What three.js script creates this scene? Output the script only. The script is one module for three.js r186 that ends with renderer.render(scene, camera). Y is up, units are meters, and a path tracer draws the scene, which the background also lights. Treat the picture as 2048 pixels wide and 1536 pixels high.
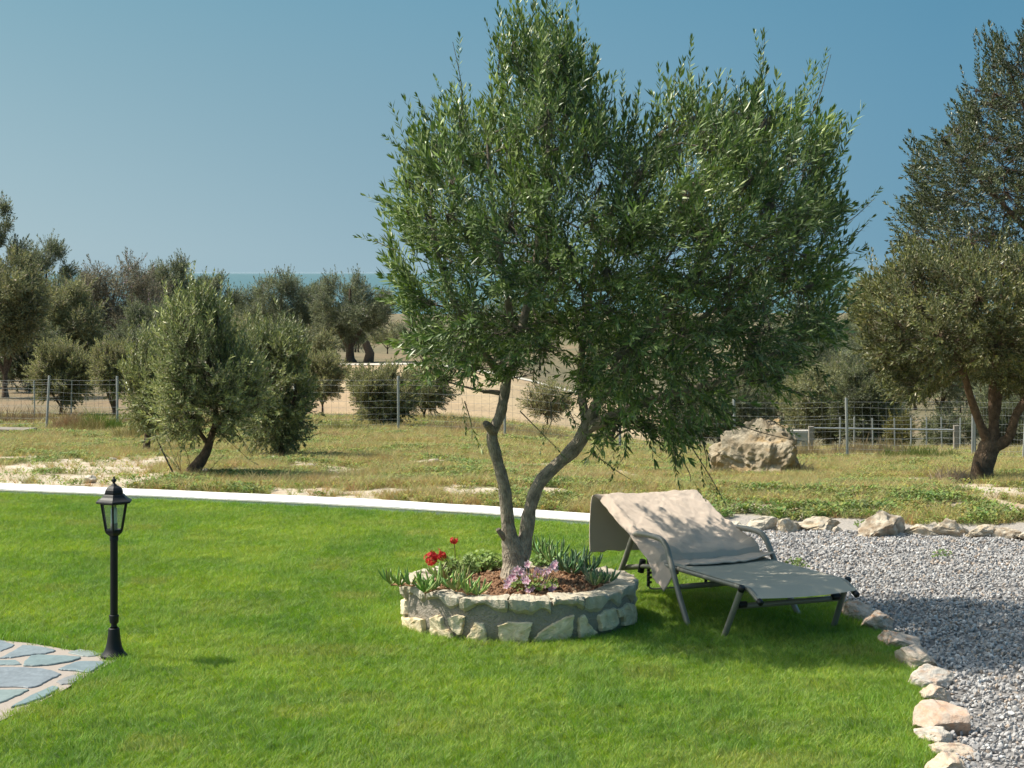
import * as THREE from 'three';
import { mergeVertices, toCreasedNormals } from 'three/addons/utils/BufferGeometryUtils.js';
import { createNoise2D, createNoise3D } from 'simplex-noise';

// ---------------------------------------------------------------- camera, sky, sun, exposure
const F = 3700, EYE = 2.2, HORIZON = 545;              // focal length in photo pixels, eye height in metres, horizon row of the photo
const scene = new THREE.Scene();
const camera = new THREE.PerspectiveCamera(2 * Math.atan(768 / F) * 180 / Math.PI, 2048 / 1536, 0.1, 250000);
camera.position.set(0, EYE, 0);
camera.lookAt(0, EYE, -10);
camera.setViewOffset(2048, 1536, 0, 768 - HORIZON, 2048, 1536);
const renderer = new THREE.WebGLRenderer({ antialias: true });
renderer.toneMapping = THREE.LinearToneMapping;
renderer.toneMappingExposure = 1.46;
renderer.shadowMap.enabled = true;

const sunDir = new THREE.Vector3(-0.60, 0.85, -0.14).normalize();
const sun = new THREE.DirectionalLight(new THREE.Color(1.0, 0.93, 0.80), 4.5);
sun.position.copy(sunDir).multiplyScalar(60);
sun.castShadow = true;
sun.shadow.mapSize.set(4096, 4096);
Object.assign(sun.shadow.camera, { left: -30, right: 30, top: 30, bottom: -30, near: 1, far: 160 });
sun.shadow.radius = 1;
scene.add(sun, sun.target);

function makeSky() {
  const W = 512, H = 256, d = new Float32Array(W * H * 4);
  const lerp3 = (a, b, t) => a.map((v, i) => v + (b[i] - v) * t);
  const sunAz = Math.atan2(sunDir.z, sunDir.x);
  for (let r = 0; r < H; r++) {
    const el = ((r + 0.5) / H - 0.5) * Math.PI, e = Math.max(0, Math.sin(el));
    for (let c = 0; c < W; c++) {
      const az = ((c + 0.5) / W - 0.5) * 2 * Math.PI;
      const dot = Math.cos(el) * Math.cos(az) * sunDir.x + Math.sin(el) * sunDir.y + Math.cos(el) * Math.sin(az) * sunDir.z;
      const side = Math.max(0, Math.cos(az - sunAz));                // 1 towards the sun, 0 from the side of it round to its back
      const veil = 1 + 0.03 * Math.sin(az * 7 + 2 * Math.sin(el * 9)) * Math.cos(el * 14 + az * 3);   // uneven thin haze
      const low = lerp3([0.15, 0.30, 0.41], [0.60, 0.68, 0.65], side), high = lerp3([0.092, 0.248, 0.375], [0.26, 0.46, 0.53], side), zen = [0.08, 0.22, 0.39];
      let col = lerp3(low, high, Math.min(1, Math.pow(e / 0.16, 0.9)));
      if (e > 0.16) col = lerp3(high, zen, Math.min(1, (e - 0.16) / 0.7));
      col = col.map((v) => v * veil);
      const g = 1.7 * Math.pow(Math.max(0, dot), 5), k = 0.78;   // wide pale glow of hazy air round the sun
      const o = (r * W + c) * 4;
      d[o] = col[0] * k + g; d[o + 1] = col[1] * k + g * 0.93; d[o + 2] = col[2] * k + g * 0.80; d[o + 3] = 1;
    }
  }
  const t = new THREE.DataTexture(d, W, H, THREE.RGBAFormat, THREE.FloatType);
  t.mapping = THREE.EquirectangularReflectionMapping; t.magFilter = THREE.LinearFilter; t.needsUpdate = true;
  return t;
}
scene.background = makeSky();
scene.environment = scene.background;
scene.fog = new THREE.FogExp2(new THREE.Color(0.60, 0.74, 0.80), 0.000002);

// ---------------------------------------------------------------- helpers
function rng(seed) { let s = seed >>> 0; return () => { s = (s + 0x6d2b79f5) | 0; let t = Math.imul(s ^ (s >>> 15), 1 | s); t = (t + Math.imul(t ^ (t >>> 7), 61 | t)) ^ t; return ((t ^ (t >>> 14)) >>> 0) / 4294967296; }; }
const n2 = createNoise2D(rng(11)), n3 = createNoise3D(rng(12));
const fbm2 = (x, y, o = 4) => { let s = 0, a = 0.5, f = 1; for (let i = 0; i < o; i++) { s += a * n2(x * f, y * f); a *= 0.5; f *= 2.03; } return s; };
const fbm3 = (x, y, z, o = 3) => { let s = 0, a = 0.5, f = 1; for (let i = 0; i < o; i++) { s += a * n3(x * f, y * f, z * f); a *= 0.5; f *= 2.03; } return s; };
const V = (x, y, z) => new THREE.Vector3(x, y, z);
const clamp = (x, a, b) => Math.min(b, Math.max(a, x)), mix = (a, b, t) => a + (b - a) * t, sstep = (a, b, x) => { const t = clamp((x - a) / (b - a), 0, 1); return t * t * (3 - 2 * t); };
const mix3 = (a, b, t) => [mix(a[0], b[0], t), mix(a[1], b[1], t), mix(a[2], b[2], t)];
function table(pts, x) { if (x <= pts[0][0]) return pts[0][1]; for (let i = 1; i < pts.length; i++) if (x <= pts[i][0]) return mix(pts[i - 1][1], pts[i][1], (x - pts[i - 1][0]) / (pts[i][0] - pts[i - 1][0])); return pts[pts.length - 1][1]; }
const at = (px, py, Z) => V((px - 1024) / F * Z, EYE - (py - HORIZON) / F * Z, -Z);           // a photo pixel at a known distance
const used = {};
function numbered(n) { used[n] = (used[n] ?? -1) + 1; return used[n] ? n + '_' + String(used[n]).padStart(3, '0') : n; }
function tag(o, label, category, group, kind) { if (label) o.userData.label = label; if (category) o.userData.category = category; if (group) o.userData.group = group; if (kind) o.userData.kind = kind; return o; }
function thing(name, label, category, pos = V(0, 0, 0), group) { const g = new THREE.Group(); g.name = numbered(name); g.position.copy(pos); scene.add(g); return tag(g, label, category, group); }
function part(parent, name, geo, mat, kind) { const m = new THREE.Mesh(geo, mat); m.name = name; m.castShadow = m.receiveShadow = true; parent.add(m); if (kind) m.userData.kind = kind; return m; }
function single(name, geo, mat, label, category, group, kind) { const m = new THREE.Mesh(geo, mat); m.name = numbered(name); m.castShadow = m.receiveShadow = true; scene.add(m); return tag(m, label, category, group, kind); }
function structure(name, geo, mat) { return single(name, geo, mat, null, null, null, 'structure'); }
function inst(name, geo, mat, list, kind = 'stuff') {     // list of {m: Matrix4, c: [r,g,b]}
  const im = new THREE.InstancedMesh(geo, mat, list.length); im.name = name; im.castShadow = im.receiveShadow = true;
  const col = new THREE.Color();
  list.forEach((e, i) => { im.setMatrixAt(i, e.m); if (e.c) im.setColorAt(i, col.setRGB(...e.c)); });
  im.userData.kind = kind; return im;
}
class MB {                                               // collects triangles with vertex colours
  constructor() { this.p = []; this.c = []; this.i = []; this.uv = []; }
  get n() { return this.p.length / 3; }
  v(x, y, z, c = [1, 1, 1], u = 0, w = 0) { this.p.push(x, y, z); this.c.push(...c); this.uv.push(u, w); return this.n - 1; }
  t(a, b, c) { this.i.push(a, b, c); }
  q(a, b, c, d) { this.i.push(a, b, c, a, c, d); }
  add(geo, c = [1, 1, 1], m) {
    const g = m ? geo.clone().applyMatrix4(m) : geo, b = this.n, P = g.attributes.position, U = g.attributes.uv;
    for (let k = 0; k < P.count; k++) this.v(P.getX(k), P.getY(k), P.getZ(k), c, U ? U.getX(k) : 0, U ? U.getY(k) : 0);
    if (g.index) for (const k of g.index.array) this.i.push(b + k); else for (let k = 0; k < P.count; k++) this.i.push(b + k);
    return this;
  }
  tube(pts, radii, sides = 8, c = [1, 1, 1], caps = true, uvScale = 0.2) {   // tapered tube through points
    const rings = [], T = V(), N = V(1, 0, 0), B = V(); let len = 0;
    pts.forEach((p, k) => {
      T.subVectors(pts[Math.min(k + 1, pts.length - 1)], pts[Math.max(k - 1, 0)]).normalize();
      if (k === 0) N.set(Math.abs(T.x) > 0.8 ? 0 : 1, 0, Math.abs(T.x) > 0.8 ? 1 : 0);
      N.addScaledVector(T, -N.dot(T)).normalize(); B.crossVectors(T, N);
      if (k) len += p.distanceTo(pts[k - 1]);
      const r = typeof radii === 'number' ? radii : radii[k], ring = [];
      for (let s = 0; s <= sides; s++) { const a = s / sides * 2 * Math.PI, x = Math.cos(a) * r, y = Math.sin(a) * r; ring.push(this.v(p.x + N.x * x + B.x * y, p.y + N.y * x + B.y * y, p.z + N.z * x + B.z * y, c, s / sides, len / uvScale)); }
      rings.push(ring);
    });
    for (let k = 1; k < rings.length; k++) for (let s = 0; s < sides; s++) this.q(rings[k - 1][s], rings[k - 1][s + 1], rings[k][s + 1], rings[k][s]);
    if (caps) for (const [ring, p, flip] of [[rings[0], pts[0], 1], [rings[rings.length - 1], pts[pts.length - 1], 0]]) { const m = this.v(p.x, p.y, p.z, c); for (let s = 0; s < sides; s++) flip ? this.t(m, ring[s + 1], ring[s]) : this.t(m, ring[s], ring[s + 1]); }
    return this;
  }
  build(weld) {
    let g = new THREE.BufferGeometry();
    g.setAttribute('position', new THREE.Float32BufferAttribute(this.p, 3)); g.setAttribute('color', new THREE.Float32BufferAttribute(this.c, 3)); g.setAttribute('uv', new THREE.Float32BufferAttribute(this.uv, 2));
    g.setIndex(this.i); if (weld) g = mergeVertices(g, 1e-5); g.computeVertexNormals(); return g;
  }
}
const spline = (pts, n, tension = 0.5) => new THREE.CatmullRomCurve3(pts, false, 'catmullrom', tension).getPoints(n);
function box(w, h, d, b = 0.003) { const s = new THREE.Shape(); s.moveTo(-w / 2 + b, -h / 2 + b); s.lineTo(w / 2 - b, -h / 2 + b); s.lineTo(w / 2 - b, h / 2 - b); s.lineTo(-w / 2 + b, h / 2 - b); const g = new THREE.ExtrudeGeometry(s, { depth: d - 2 * b, bevelThickness: b, bevelSize: b, bevelSegments: 2 }); g.translate(0, 0, -(d - 2 * b) / 2); return g; }
function tex(w, h, fn, srgb = false, wrap = THREE.RepeatWrapping) {          // fn(u, v) -> [r, g, b] (0..1) or a number
  const d = new Uint8Array(w * h * 4);
  for (let y = 0; y < h; y++) for (let x = 0; x < w; x++) { const c = fn((x + 0.5) / w, (y + 0.5) / h), o = (y * w + x) * 4, a = typeof c === 'number' ? [c, c, c] : c; for (let k = 0; k < 3; k++) d[o + k] = clamp(srgb ? 255 * Math.pow(clamp(a[k], 0, 1), 1 / 2.2) : 255 * a[k], 0, 255); d[o + 3] = 255; }
  const t = new THREE.DataTexture(d, w, h); t.wrapS = t.wrapT = wrap; t.magFilter = THREE.LinearFilter; t.minFilter = THREE.LinearFilter; if (srgb) t.colorSpace = THREE.SRGBColorSpace; t.needsUpdate = true; return t;
}
// tileable noise: coordinates wound round two circles are costly, so blend four shifted copies
function tileNoise(f, oct) { return (u, v) => { const g = (a, b) => fbm2(a * f + 31, b * f + 17, oct); const x = u, y = v; return g(x, y) * (1 - x) * (1 - y) + g(x - 1, y) * x * (1 - y) + g(x, y - 1) * (1 - x) * y + g(x - 1, y - 1) * x * y; }; }
const std = (o) => new THREE.MeshStandardMaterial({ roughness: 0.9, ...o }), phys = (o) => new THREE.MeshPhysicalMaterial({ roughness: 0.9, ...o });
const rgb = (r, g, b) => new THREE.Color().setRGB(r, g, b);

// shared fine relief
const grainN = tileNoise(24, 4), coarseN = tileNoise(7, 5);
const grainTex = tex(256, 256, (u, v) => 0.5 + 0.5 * grainN(u, v));
const roughTex = tex(512, 512, (u, v) => 0.5 + 0.35 * coarseN(u, v) + 0.25 * grainN(u, v));

// ---------------------------------------------------------------- the lie of the land
const KERB = [[-30, 25.5], [-12, 20.4], [-8, 19.2], [-5.04, 18.25], [-3.2, 17.65], [-1.4, 17.0], [-0.3, 16.5], [0.79, 15.88], [1.5, 15.6], [1.87, 15.9], [4.1, 15.35], [8, 14.8], [30, 13]];
const edgeD = (x) => table(KERB, x);                     // how far off the garden ends
const L_LEFT = [[18.5, 0], [40, -1.29], [60, -2.0], [80, -2.45], [100, -2.8], [115, -3.1], [160, -5], [250, -10], [400, -15], [700, -20], [1500, -36], [2500, -57], [3200, -66]];
const L_RIGHT = [[18.5, 0], [36, -1.45], [44, -2.1], [60, -3.6], [90, -5.5], [150, -8.3], [250, -11.8], [400, -15], [700, -20], [1500, -36], [2500, -57], [3200, -66]];
function ground(x, z) {
  const D = -z; if (D < edgeD(x)) return 0;
  const s = sstep(800, 1500, 1024 + F * x / D);
  let y = mix(0.05, 0.004, sstep(1.2, 1.8, x)) + mix(table(L_LEFT, D), table(L_RIGHT, D), s);
  y += fbm2(x * 0.35, D * 0.35, 3) * 0.05 * sstep(0, 3, D - edgeD(x)) + fbm2(x * 0.02 + 5, D * 0.02, 3) * clamp((D - 130) / 100, 0, 1) * 2.2;
  return y;
}
const onGround = (px, D) => { const x = (px - 1024) / F * D; return V(x, ground(x, -D), -D); };
const groundPix = (px, py) => { const Z = F * EYE / (py - HORIZON); return V((px - 1024) / F * Z, 0, -Z); };   // a pixel on the level garden

const rowHit = (px, py) => { for (let D = 15; D < 70; D += 0.05) { const p = onGround(px, D); if (HORIZON + F * (EYE - p.y) / D <= py && D > edgeD(p.x) + 0.2) return p; } return onGround(px, 47); };
const PATCH = [[60, 940, 95, 17], [250, 930, 110, 13], [140, 962, 150, 14], [30, 915, 60, 7], [300, 955, 60, 14], [620, 935, 45, 6], [690, 946, 45, 7], [705, 1002, 75, 9], [600, 985, 60, 7], [770, 985, 45, 7], [940, 985, 70, 9], [1060, 930, 45, 5], [860, 925, 40, 5], [1100, 985, 50, 6], [1500, 1016, 45, 5], [1870, 968, 70, 8], [1990, 985, 70, 12], [2030, 1022, 45, 8], [1660, 948, 40, 5], [480, 940, 30, 4], [1250, 955, 60, 5]].map(([x, y, rx, ry]) => { const c = rowHit(x, y), a = rowHit(x, y - ry), b = rowHit(x, y + ry); return [c.x, -c.z, 1.15 * rx / F * -c.z, Math.max(0.35, 0.75 * (b.z - a.z))]; });
// ---- bare soil of the field
function bare(x, D) {                                    // > 0 where pale soil shows
  let m = -1; for (const [cx, cD, rx, rD] of PATCH) { const q = 1 - Math.hypot((x - cx) / rx, (D - cD) / rD); if (q > m) m = q; }
  return Math.max(fbm2(x * 0.33 + 40, D * 0.55 + 3, 4) - 0.34, clamp(m * 1.6, -0.6, 0.6)) + fbm2(x * 1.5, D * 1.2, 4) * 0.95 - 0.12;
}
{
  const mb = new MB(), NC = 320, NR = 220;
  for (let r = 0; r <= NR; r++) for (let c = 0; c <= NC; c++) {
    const s = mix(-0.95, 0.95, c / NC), t = Math.pow(r / NR, 1.5);
    let D = 17; for (let k = 0; k < 6; k++) D = edgeD(s * D) + 0.001;                // where this ray leaves the garden
    D = mix(D, 48, t); const x = s * D;
    mb.v(x, ground(x, -D - 1e-4), -D, [1, 1, 1], (x + 17) / 34, (D - 13) / 35);
  }
  for (let r = 0; r < NR; r++) for (let c = 0; c < NC; c++) { const a = r * (NC + 1) + c; mb.q(a, a + 1, a + NC + 2, a + NC + 1); }
  const fieldMap = tex(2048, 2048, (u, v) => {
    const x = u * 34 - 17, D = v * 35 + 13, b = bare(x, D);
    const speck = n2(x * 23, D * 23) * 0.5 + n2(x * 60, D * 60) * 0.5, dirt = fbm2(x * 0.8 + 9, D * 0.8, 4);
    let soil = mix3([0.54, 0.47, 0.375], [0.43, 0.34, 0.24], clamp(0.5 + dirt, 0, 1));
    const straw = mix3([0.29, 0.235, 0.105], [0.21, 0.20, 0.075], clamp(0.5 + 1.2 * fbm2(x * 1.3 + 70, D * 1.3, 3), 0, 1));
    const red = clamp(fbm2(x * 0.9 - 30, D * 1.1 + 8, 3) * 2 - 0.25, 0, 1) * 0.6; soil = mix3(soil, [0.36, 0.24, 0.15], red);
    let c = mix3(straw, soil, clamp(b * 5 + 0.5 + speck * 0.5, 0, 1));
    const strip = x > 1.3 ? clamp((edgeD(x) + 0.95 + 0.3 * fbm2(x * 1.2, D, 3) - D) * 6 + speck * 0.7, 0, 1) : 0;          // grey grit behind the stone row
    c = mix3(c, mix3([0.40, 0.355, 0.31], [0.27, 0.245, 0.22], 0.5 + 0.5 * speck), strip);
    const k = 1 + 0.22 * speck; return [c[0] * k, c[1] * k, c[2] * k];
  }, true, THREE.MirroredRepeatWrapping);
  const bt = roughTex.clone(); bt.repeat.set(40, 42);
  structure('field', mb.build(), std({ map: fieldMap, bumpMap: bt, bumpScale: 0.03, roughness: 1 }));
}
{ // land beyond the fence, down to the shore
  const mb = new MB(), NC = 340, NR = 190;
  for (let r = 0; r <= NR; r++) for (let c = 0; c <= NC; c++) {
    const q = c / NC * 2 - 1, s = q * (0.5 + 0.45 * Math.abs(q)), D = 47.95 * Math.pow(3400 / 47.95, r / NR), x = s * D;
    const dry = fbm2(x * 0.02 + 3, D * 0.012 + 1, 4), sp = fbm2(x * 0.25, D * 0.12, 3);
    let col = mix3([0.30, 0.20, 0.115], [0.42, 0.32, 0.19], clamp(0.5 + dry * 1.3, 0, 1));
    const tilled = s > -0.115 && s < 0.08 && D < 101; if (!tilled) col = mix3(col, [0.10, 0.09, 0.045], clamp(1.0 + dry * 0.8 + sp * 0.7, 0, 1) * 0.92);  // scrub and litter brown, darkened further to stand for shade under the grove
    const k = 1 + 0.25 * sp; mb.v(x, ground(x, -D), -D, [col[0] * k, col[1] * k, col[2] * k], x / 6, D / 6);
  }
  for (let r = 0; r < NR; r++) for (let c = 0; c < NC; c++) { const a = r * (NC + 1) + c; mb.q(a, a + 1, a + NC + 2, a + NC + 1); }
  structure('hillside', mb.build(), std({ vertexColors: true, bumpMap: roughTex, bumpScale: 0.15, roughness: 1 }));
}
{ const g = new THREE.PlaneGeometry(200000, 118000); g.rotateX(-Math.PI / 2); g.translate(0, -62, -61500); structure('sea', g, phys({ color: rgb(0.07, 0.14, 0.165), roughness: 0.8, specularIntensity: 0.15 })); }
{ // pale track by the old olives
  const mb = new MB(); let prev = null;
  for (let k = 0; k <= 60; k++) { const x = mix(-26, 4, k / 60), D = 100.5 + Math.sin(k * 0.13) * 2.0 - k * 0.02; const a = mb.v(x, ground(x, -D) + 0.03, -D, [1, 1, 1], k * 0.3, 0), b = mb.v(x, ground(x, -D - 3.2) + 0.03, -D - 3.2, [1, 1, 1], k * 0.3, 1); if (prev) mb.q(prev[0], a, b, prev[1]); prev = [a, b]; }
  structure('track', mb.build(), std({ color: rgb(0.55, 0.50, 0.42), bumpMap: grainTex, bumpScale: 0.02 }));
}

// ---------------------------------------------------------------- lawn, gravel, kerb, path
const lawnEdge = [[1400, 1050], [1440, 1085], [1500, 1130], [1590, 1175], [1690, 1222], [1750, 1268], [1800, 1306], [1836, 1344], [1850, 1385], [1846, 1430], [1838, 1470], [1850, 1510], [1875, 1560], [1905, 1640], [1960, 1800]].map(([a, b]) => groundPix(a, b));
const gravelEdge = [[1440, 1062], [1490, 1090], [1560, 1135], [1660, 1190], [1745, 1245], [1810, 1290], [1862, 1345], [1880, 1385], [1890, 1440], [1895, 1490], [1900, 1536], [1925, 1640], [1980, 1800]].map(([a, b]) => groundPix(a, b));
const edgeX = (line) => { const t = line.map((p) => [-p.z, p.x]).sort((a, b) => a[0] - b[0]); return (D) => table(t, D); };
const lawnX = edgeX(lawnEdge), gravelX = edgeX(gravelEdge);
const pathPoly = [[-420, 1230], [-60, 1281], [60, 1293], [130, 1305], [215, 1319], [232, 1328], [214, 1337], [190, 1350], [168, 1362], [130, 1386], [95, 1404], [50, 1428], [0, 1450], [-120, 1500], [-420, 1600]].map(([a, b]) => groundPix(a, b));
const inside = (poly, x, z) => { let ok = false; for (let i = 0, j = poly.length - 1; i < poly.length; j = i++) { const a = poly[i], b = poly[j]; if ((a.z > z) !== (b.z > z) && x < (b.x - a.x) * (z - a.z) / (b.z - a.z) + a.x) ok = !ok; } return ok; };
function sheet(poly, y) { const s = new THREE.Shape(poly.map((p) => new THREE.Vector2(p.x, -p.z))); const g = new THREE.ShapeGeometry(s); g.rotateX(-Math.PI / 2); g.translate(0, y, 0); const P = g.attributes.position, U = g.attributes.uv; for (let k = 0; k < P.count; k++) U.setXY(k, P.getX(k), P.getZ(k)); return g; }
const lawnPoly = [V(-30, 0, 16), ...KERB.map(([x, D]) => V(x, 0, -D - 0.5)), V(30, 0, 16)];
const earthTex = tex(512, 512, (u, v) => { const k = 0.7 + 0.6 * grainN(u, v); return [0.075 * k, 0.075 * k, 0.028 * k]; }, true);
structure('lawn', sheet(lawnPoly, 0), std({ map: earthTex, roughness: 1 }));
const Rp = 0.725, planterC = V((1038 - 1024) / F * 11.62, 0, -11.62);
{ // blades of grass, gathered in small tufts
  const R = rng(5);
  const tuft = (seed) => {
    const r = rng(seed), mb = new MB();
    for (let k = 0; k < 46; k++) {
      const a = r() * 6.283, d = 0.05 * Math.sqrt(r()), x = Math.cos(a) * d, z = Math.sin(a) * d, h = 0.028 + 0.026 * r() + (r() < 0.06 ? 0.018 : 0), w = 0.0013 + 0.0007 * r(), la = r() * 6.283, lean = h * (0.2 + 1.0 * r()), fa = r() * 6.283;
      const sx = Math.cos(fa) * w, sz = Math.sin(fa) * w, lx = Math.cos(la) * lean, lz = Math.sin(la) * lean;
      const q = r(), c = q < 0.07 ? [1.9, 1.35, 1.6] : q < 0.35 ? [1.25, 1.15, 1] : [0.8 + 0.3 * r(), 0.85 + 0.25 * r(), 0.9];
      const b0 = mb.v(x - sx, 0, z - sz, c), b1 = mb.v(x + sx, 0, z + sz, c), m0 = mb.v(x - sx * 0.8 + lx * 0.4, h * 0.62, z - sz * 0.8 + lz * 0.4, c), m1 = mb.v(x + sx * 0.8 + lx * 0.4, h * 0.62, z + sz * 0.8 + lz * 0.4, c), t = mb.v(x + lx, h, z + lz, c);
      mb.q(b0, b1, m1, m0); mb.t(m0, m1, t);
    }
    return mb.build();
  };
  const TILE = 0.3, tile = (seed) => {
    const r = rng(seed), mb = new MB();
    for (let k = 0; k < 2600; k++) {
      const x = (r() - 0.5) * (TILE + 0.02), z = (r() - 0.5) * (TILE + 0.02), cl = n2(x * 14 + seed, z * 14), h = (0.025 + 0.021 * r() + (r() < 0.05 ? 0.014 : 0)) * (1 + 0.28 * cl), w = 0.0012 + 0.0008 * r(), la = r() * 2.5 + n2(x * 7 + seed * 2, z * 7) * 3.2, lean = h * (0.2 + 1.0 * r()), fa = r() * 6.283, sx = Math.cos(fa) * w, sz = Math.sin(fa) * w, lx = Math.cos(la) * lean, lz = Math.sin(la) * lean;
      const q = r(), c = q < 0.08 ? [1.9, 1.35, 1.8] : q < 0.35 ? [1.3, 1.18, 1] : [0.75 + 0.3 * r(), 0.8 + 0.25 * r(), 0.9];
      const b0 = mb.v(x - sx, 0, z - sz, c), b1 = mb.v(x + sx, 0, z + sz, c), m0 = mb.v(x - sx * 0.8 + lx * 0.4, h * 0.62, z - sz * 0.8 + lz * 0.4, c), m1 = mb.v(x + sx * 0.8 + lx * 0.4, h * 0.62, z + sz * 0.8 + lz * 0.4, c), t = mb.v(x + lx, h, z + lz, c); mb.q(b0, b1, m1, m0); mb.t(m0, m1, t);
    }
    return mb.build();
  };
  const lists = [[], [], []], tiles = [[], [], [], [], [], []], M = new THREE.Matrix4(), q = new THREE.Quaternion(), up = V(0, 1, 0);
  const onLawn = (x, D) => !(D > edgeD(x) - 0.03 || x > lawnX(D) + 0.03 * n2(D * 6, 1) + 0.015 || inside(pathPoly, x + 0.03 * n2(x * 9, D * 9), -D) || Math.hypot(x - planterC.x, -D - planterC.z) < Rp - 0.01);
  const tint = (x, D, j) => { const big = fbm2(x * 0.55, D * 0.55, 3), fine = fbm2(x * 2.1 + 8, D * 2.1, 2); return mix3([0.155, 0.31, 0.014], [0.295, 0.43, 0.028], clamp(0.5 + big * 0.9 + fine * 0.4, 0, 1)).map((v, i) => mix(v, [0.34, 0.37, 0.06][i], 0.45 * sstep(0.18, 0.5, fbm2(x * 0.9 - 30, D * 0.9 + 12, 3))) * j); };
  const nD = Math.ceil((20.7 - 7.2) / TILE), nX = Math.ceil(15 / TILE);
  for (let r = 0; r < nD; r++) for (let c = 0; c < nX; c++) {
    const D = 7.2 + (r + 0.5) * TILE, x = -7.5 + (c + 0.5) * TILE; if (Math.abs(x) > 0.345 * D + 0.3) continue;
    let all = true, any = false; for (let a = -2; a <= 2; a++) for (let b = -2; b <= 2; b++) { const ok = onLawn(x + a * 0.27 * TILE, D + b * 0.27 * TILE); all = all && ok; any = any || ok; }
    if (all) { M.compose(V(x, 0, -D), q.setFromAxisAngle(up, Math.floor(R() * 4) * Math.PI / 2), V(1, 0.9 + 0.2 * R(), 1)); tiles[Math.floor(R() * 6)].push({ m: M.clone(), c: tint(x, D, 0.96 + 0.08 * R()) }); }
    else if (any) for (let k = 0; k < 52; k++) { const xx = x + (R() - 0.5) * TILE, DD = D + (R() - 0.5) * TILE; if (!onLawn(xx, DD)) continue; const s = 0.85 + 0.4 * R(); M.compose(V(xx, 0, -DD), q.setFromAxisAngle(up, R() * 6.283), V(s, s, s)); lists[k % 3].push({ m: M.clone(), c: tint(xx, DD, 0.9 + 0.2 * R()) }); }
  }
  const gm = phys({ vertexColors: true, roughness: 1, transmission: 0.45, thickness: 0, side: THREE.DoubleSide, clearcoat: 0.2, clearcoatRoughness: 0.45 });
  const g = new THREE.Group(); g.name = 'lawn_grass'; tag(g, 'short bright green grass blades covering the lawn', 'grass', null, 'stuff'); scene.add(g);
  lists.forEach((l, i) => g.add(inst('grass_blades', tuft(100 + i), gm, l))); tiles.forEach((l, i) => g.add(inst('grass_blades', tile(120 + i), gm, l)));
}
{ // white kerb, a low painted wall
  const mb = new MB(), w = 0.42, h = 0.07; let prev = null;
  for (let k = 0; k <= 120; k++) {
    const x = mix(-14, 1.55, k / 120), D = edgeD(x) + 0.01 + 0.002 * n2(x * 1.4, 3), hh = h + 0.002 * n2(x * 1.1, 8), cols = [[0, -0.05], [0, hh - 0.012], [0.012, hh], [w - 0.012, hh], [w, hh - 0.012], [w, -0.3]].map(([d, y]) => mb.v(x, y, -D - d, [1, 1, 1], x, d + y));
    if (prev) for (let s = 0; s < 5; s++) mb.q(prev[s], cols[s], cols[s + 1], prev[s + 1]); else { for (let s = 1; s < 5; s++) mb.t(cols[0], cols[s], cols[s + 1]); }
    if (k === 120) for (let s = 1; s < 5; s++) mb.t(cols[0], cols[s + 1], cols[s]);
    prev = cols;
  }
  single('kerb_wall', mb.build(), std({ map: tex(512, 256, (u, v) => { const k = 0.82 - 0.16 * Math.pow(clamp(coarseN(u, v) * 2.2, 0, 1), 1.5) - 0.12 * clamp(grainN(u, v) * 2 - 0.45, 0, 1); return [k, k * 0.985, k * 0.95]; }, true), bumpMap: roughTex, bumpScale: 0.006, roughness: 0.9 }), 'low whitewashed kerb wall between the lawn and the dry field', 'kerb');
}
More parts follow.
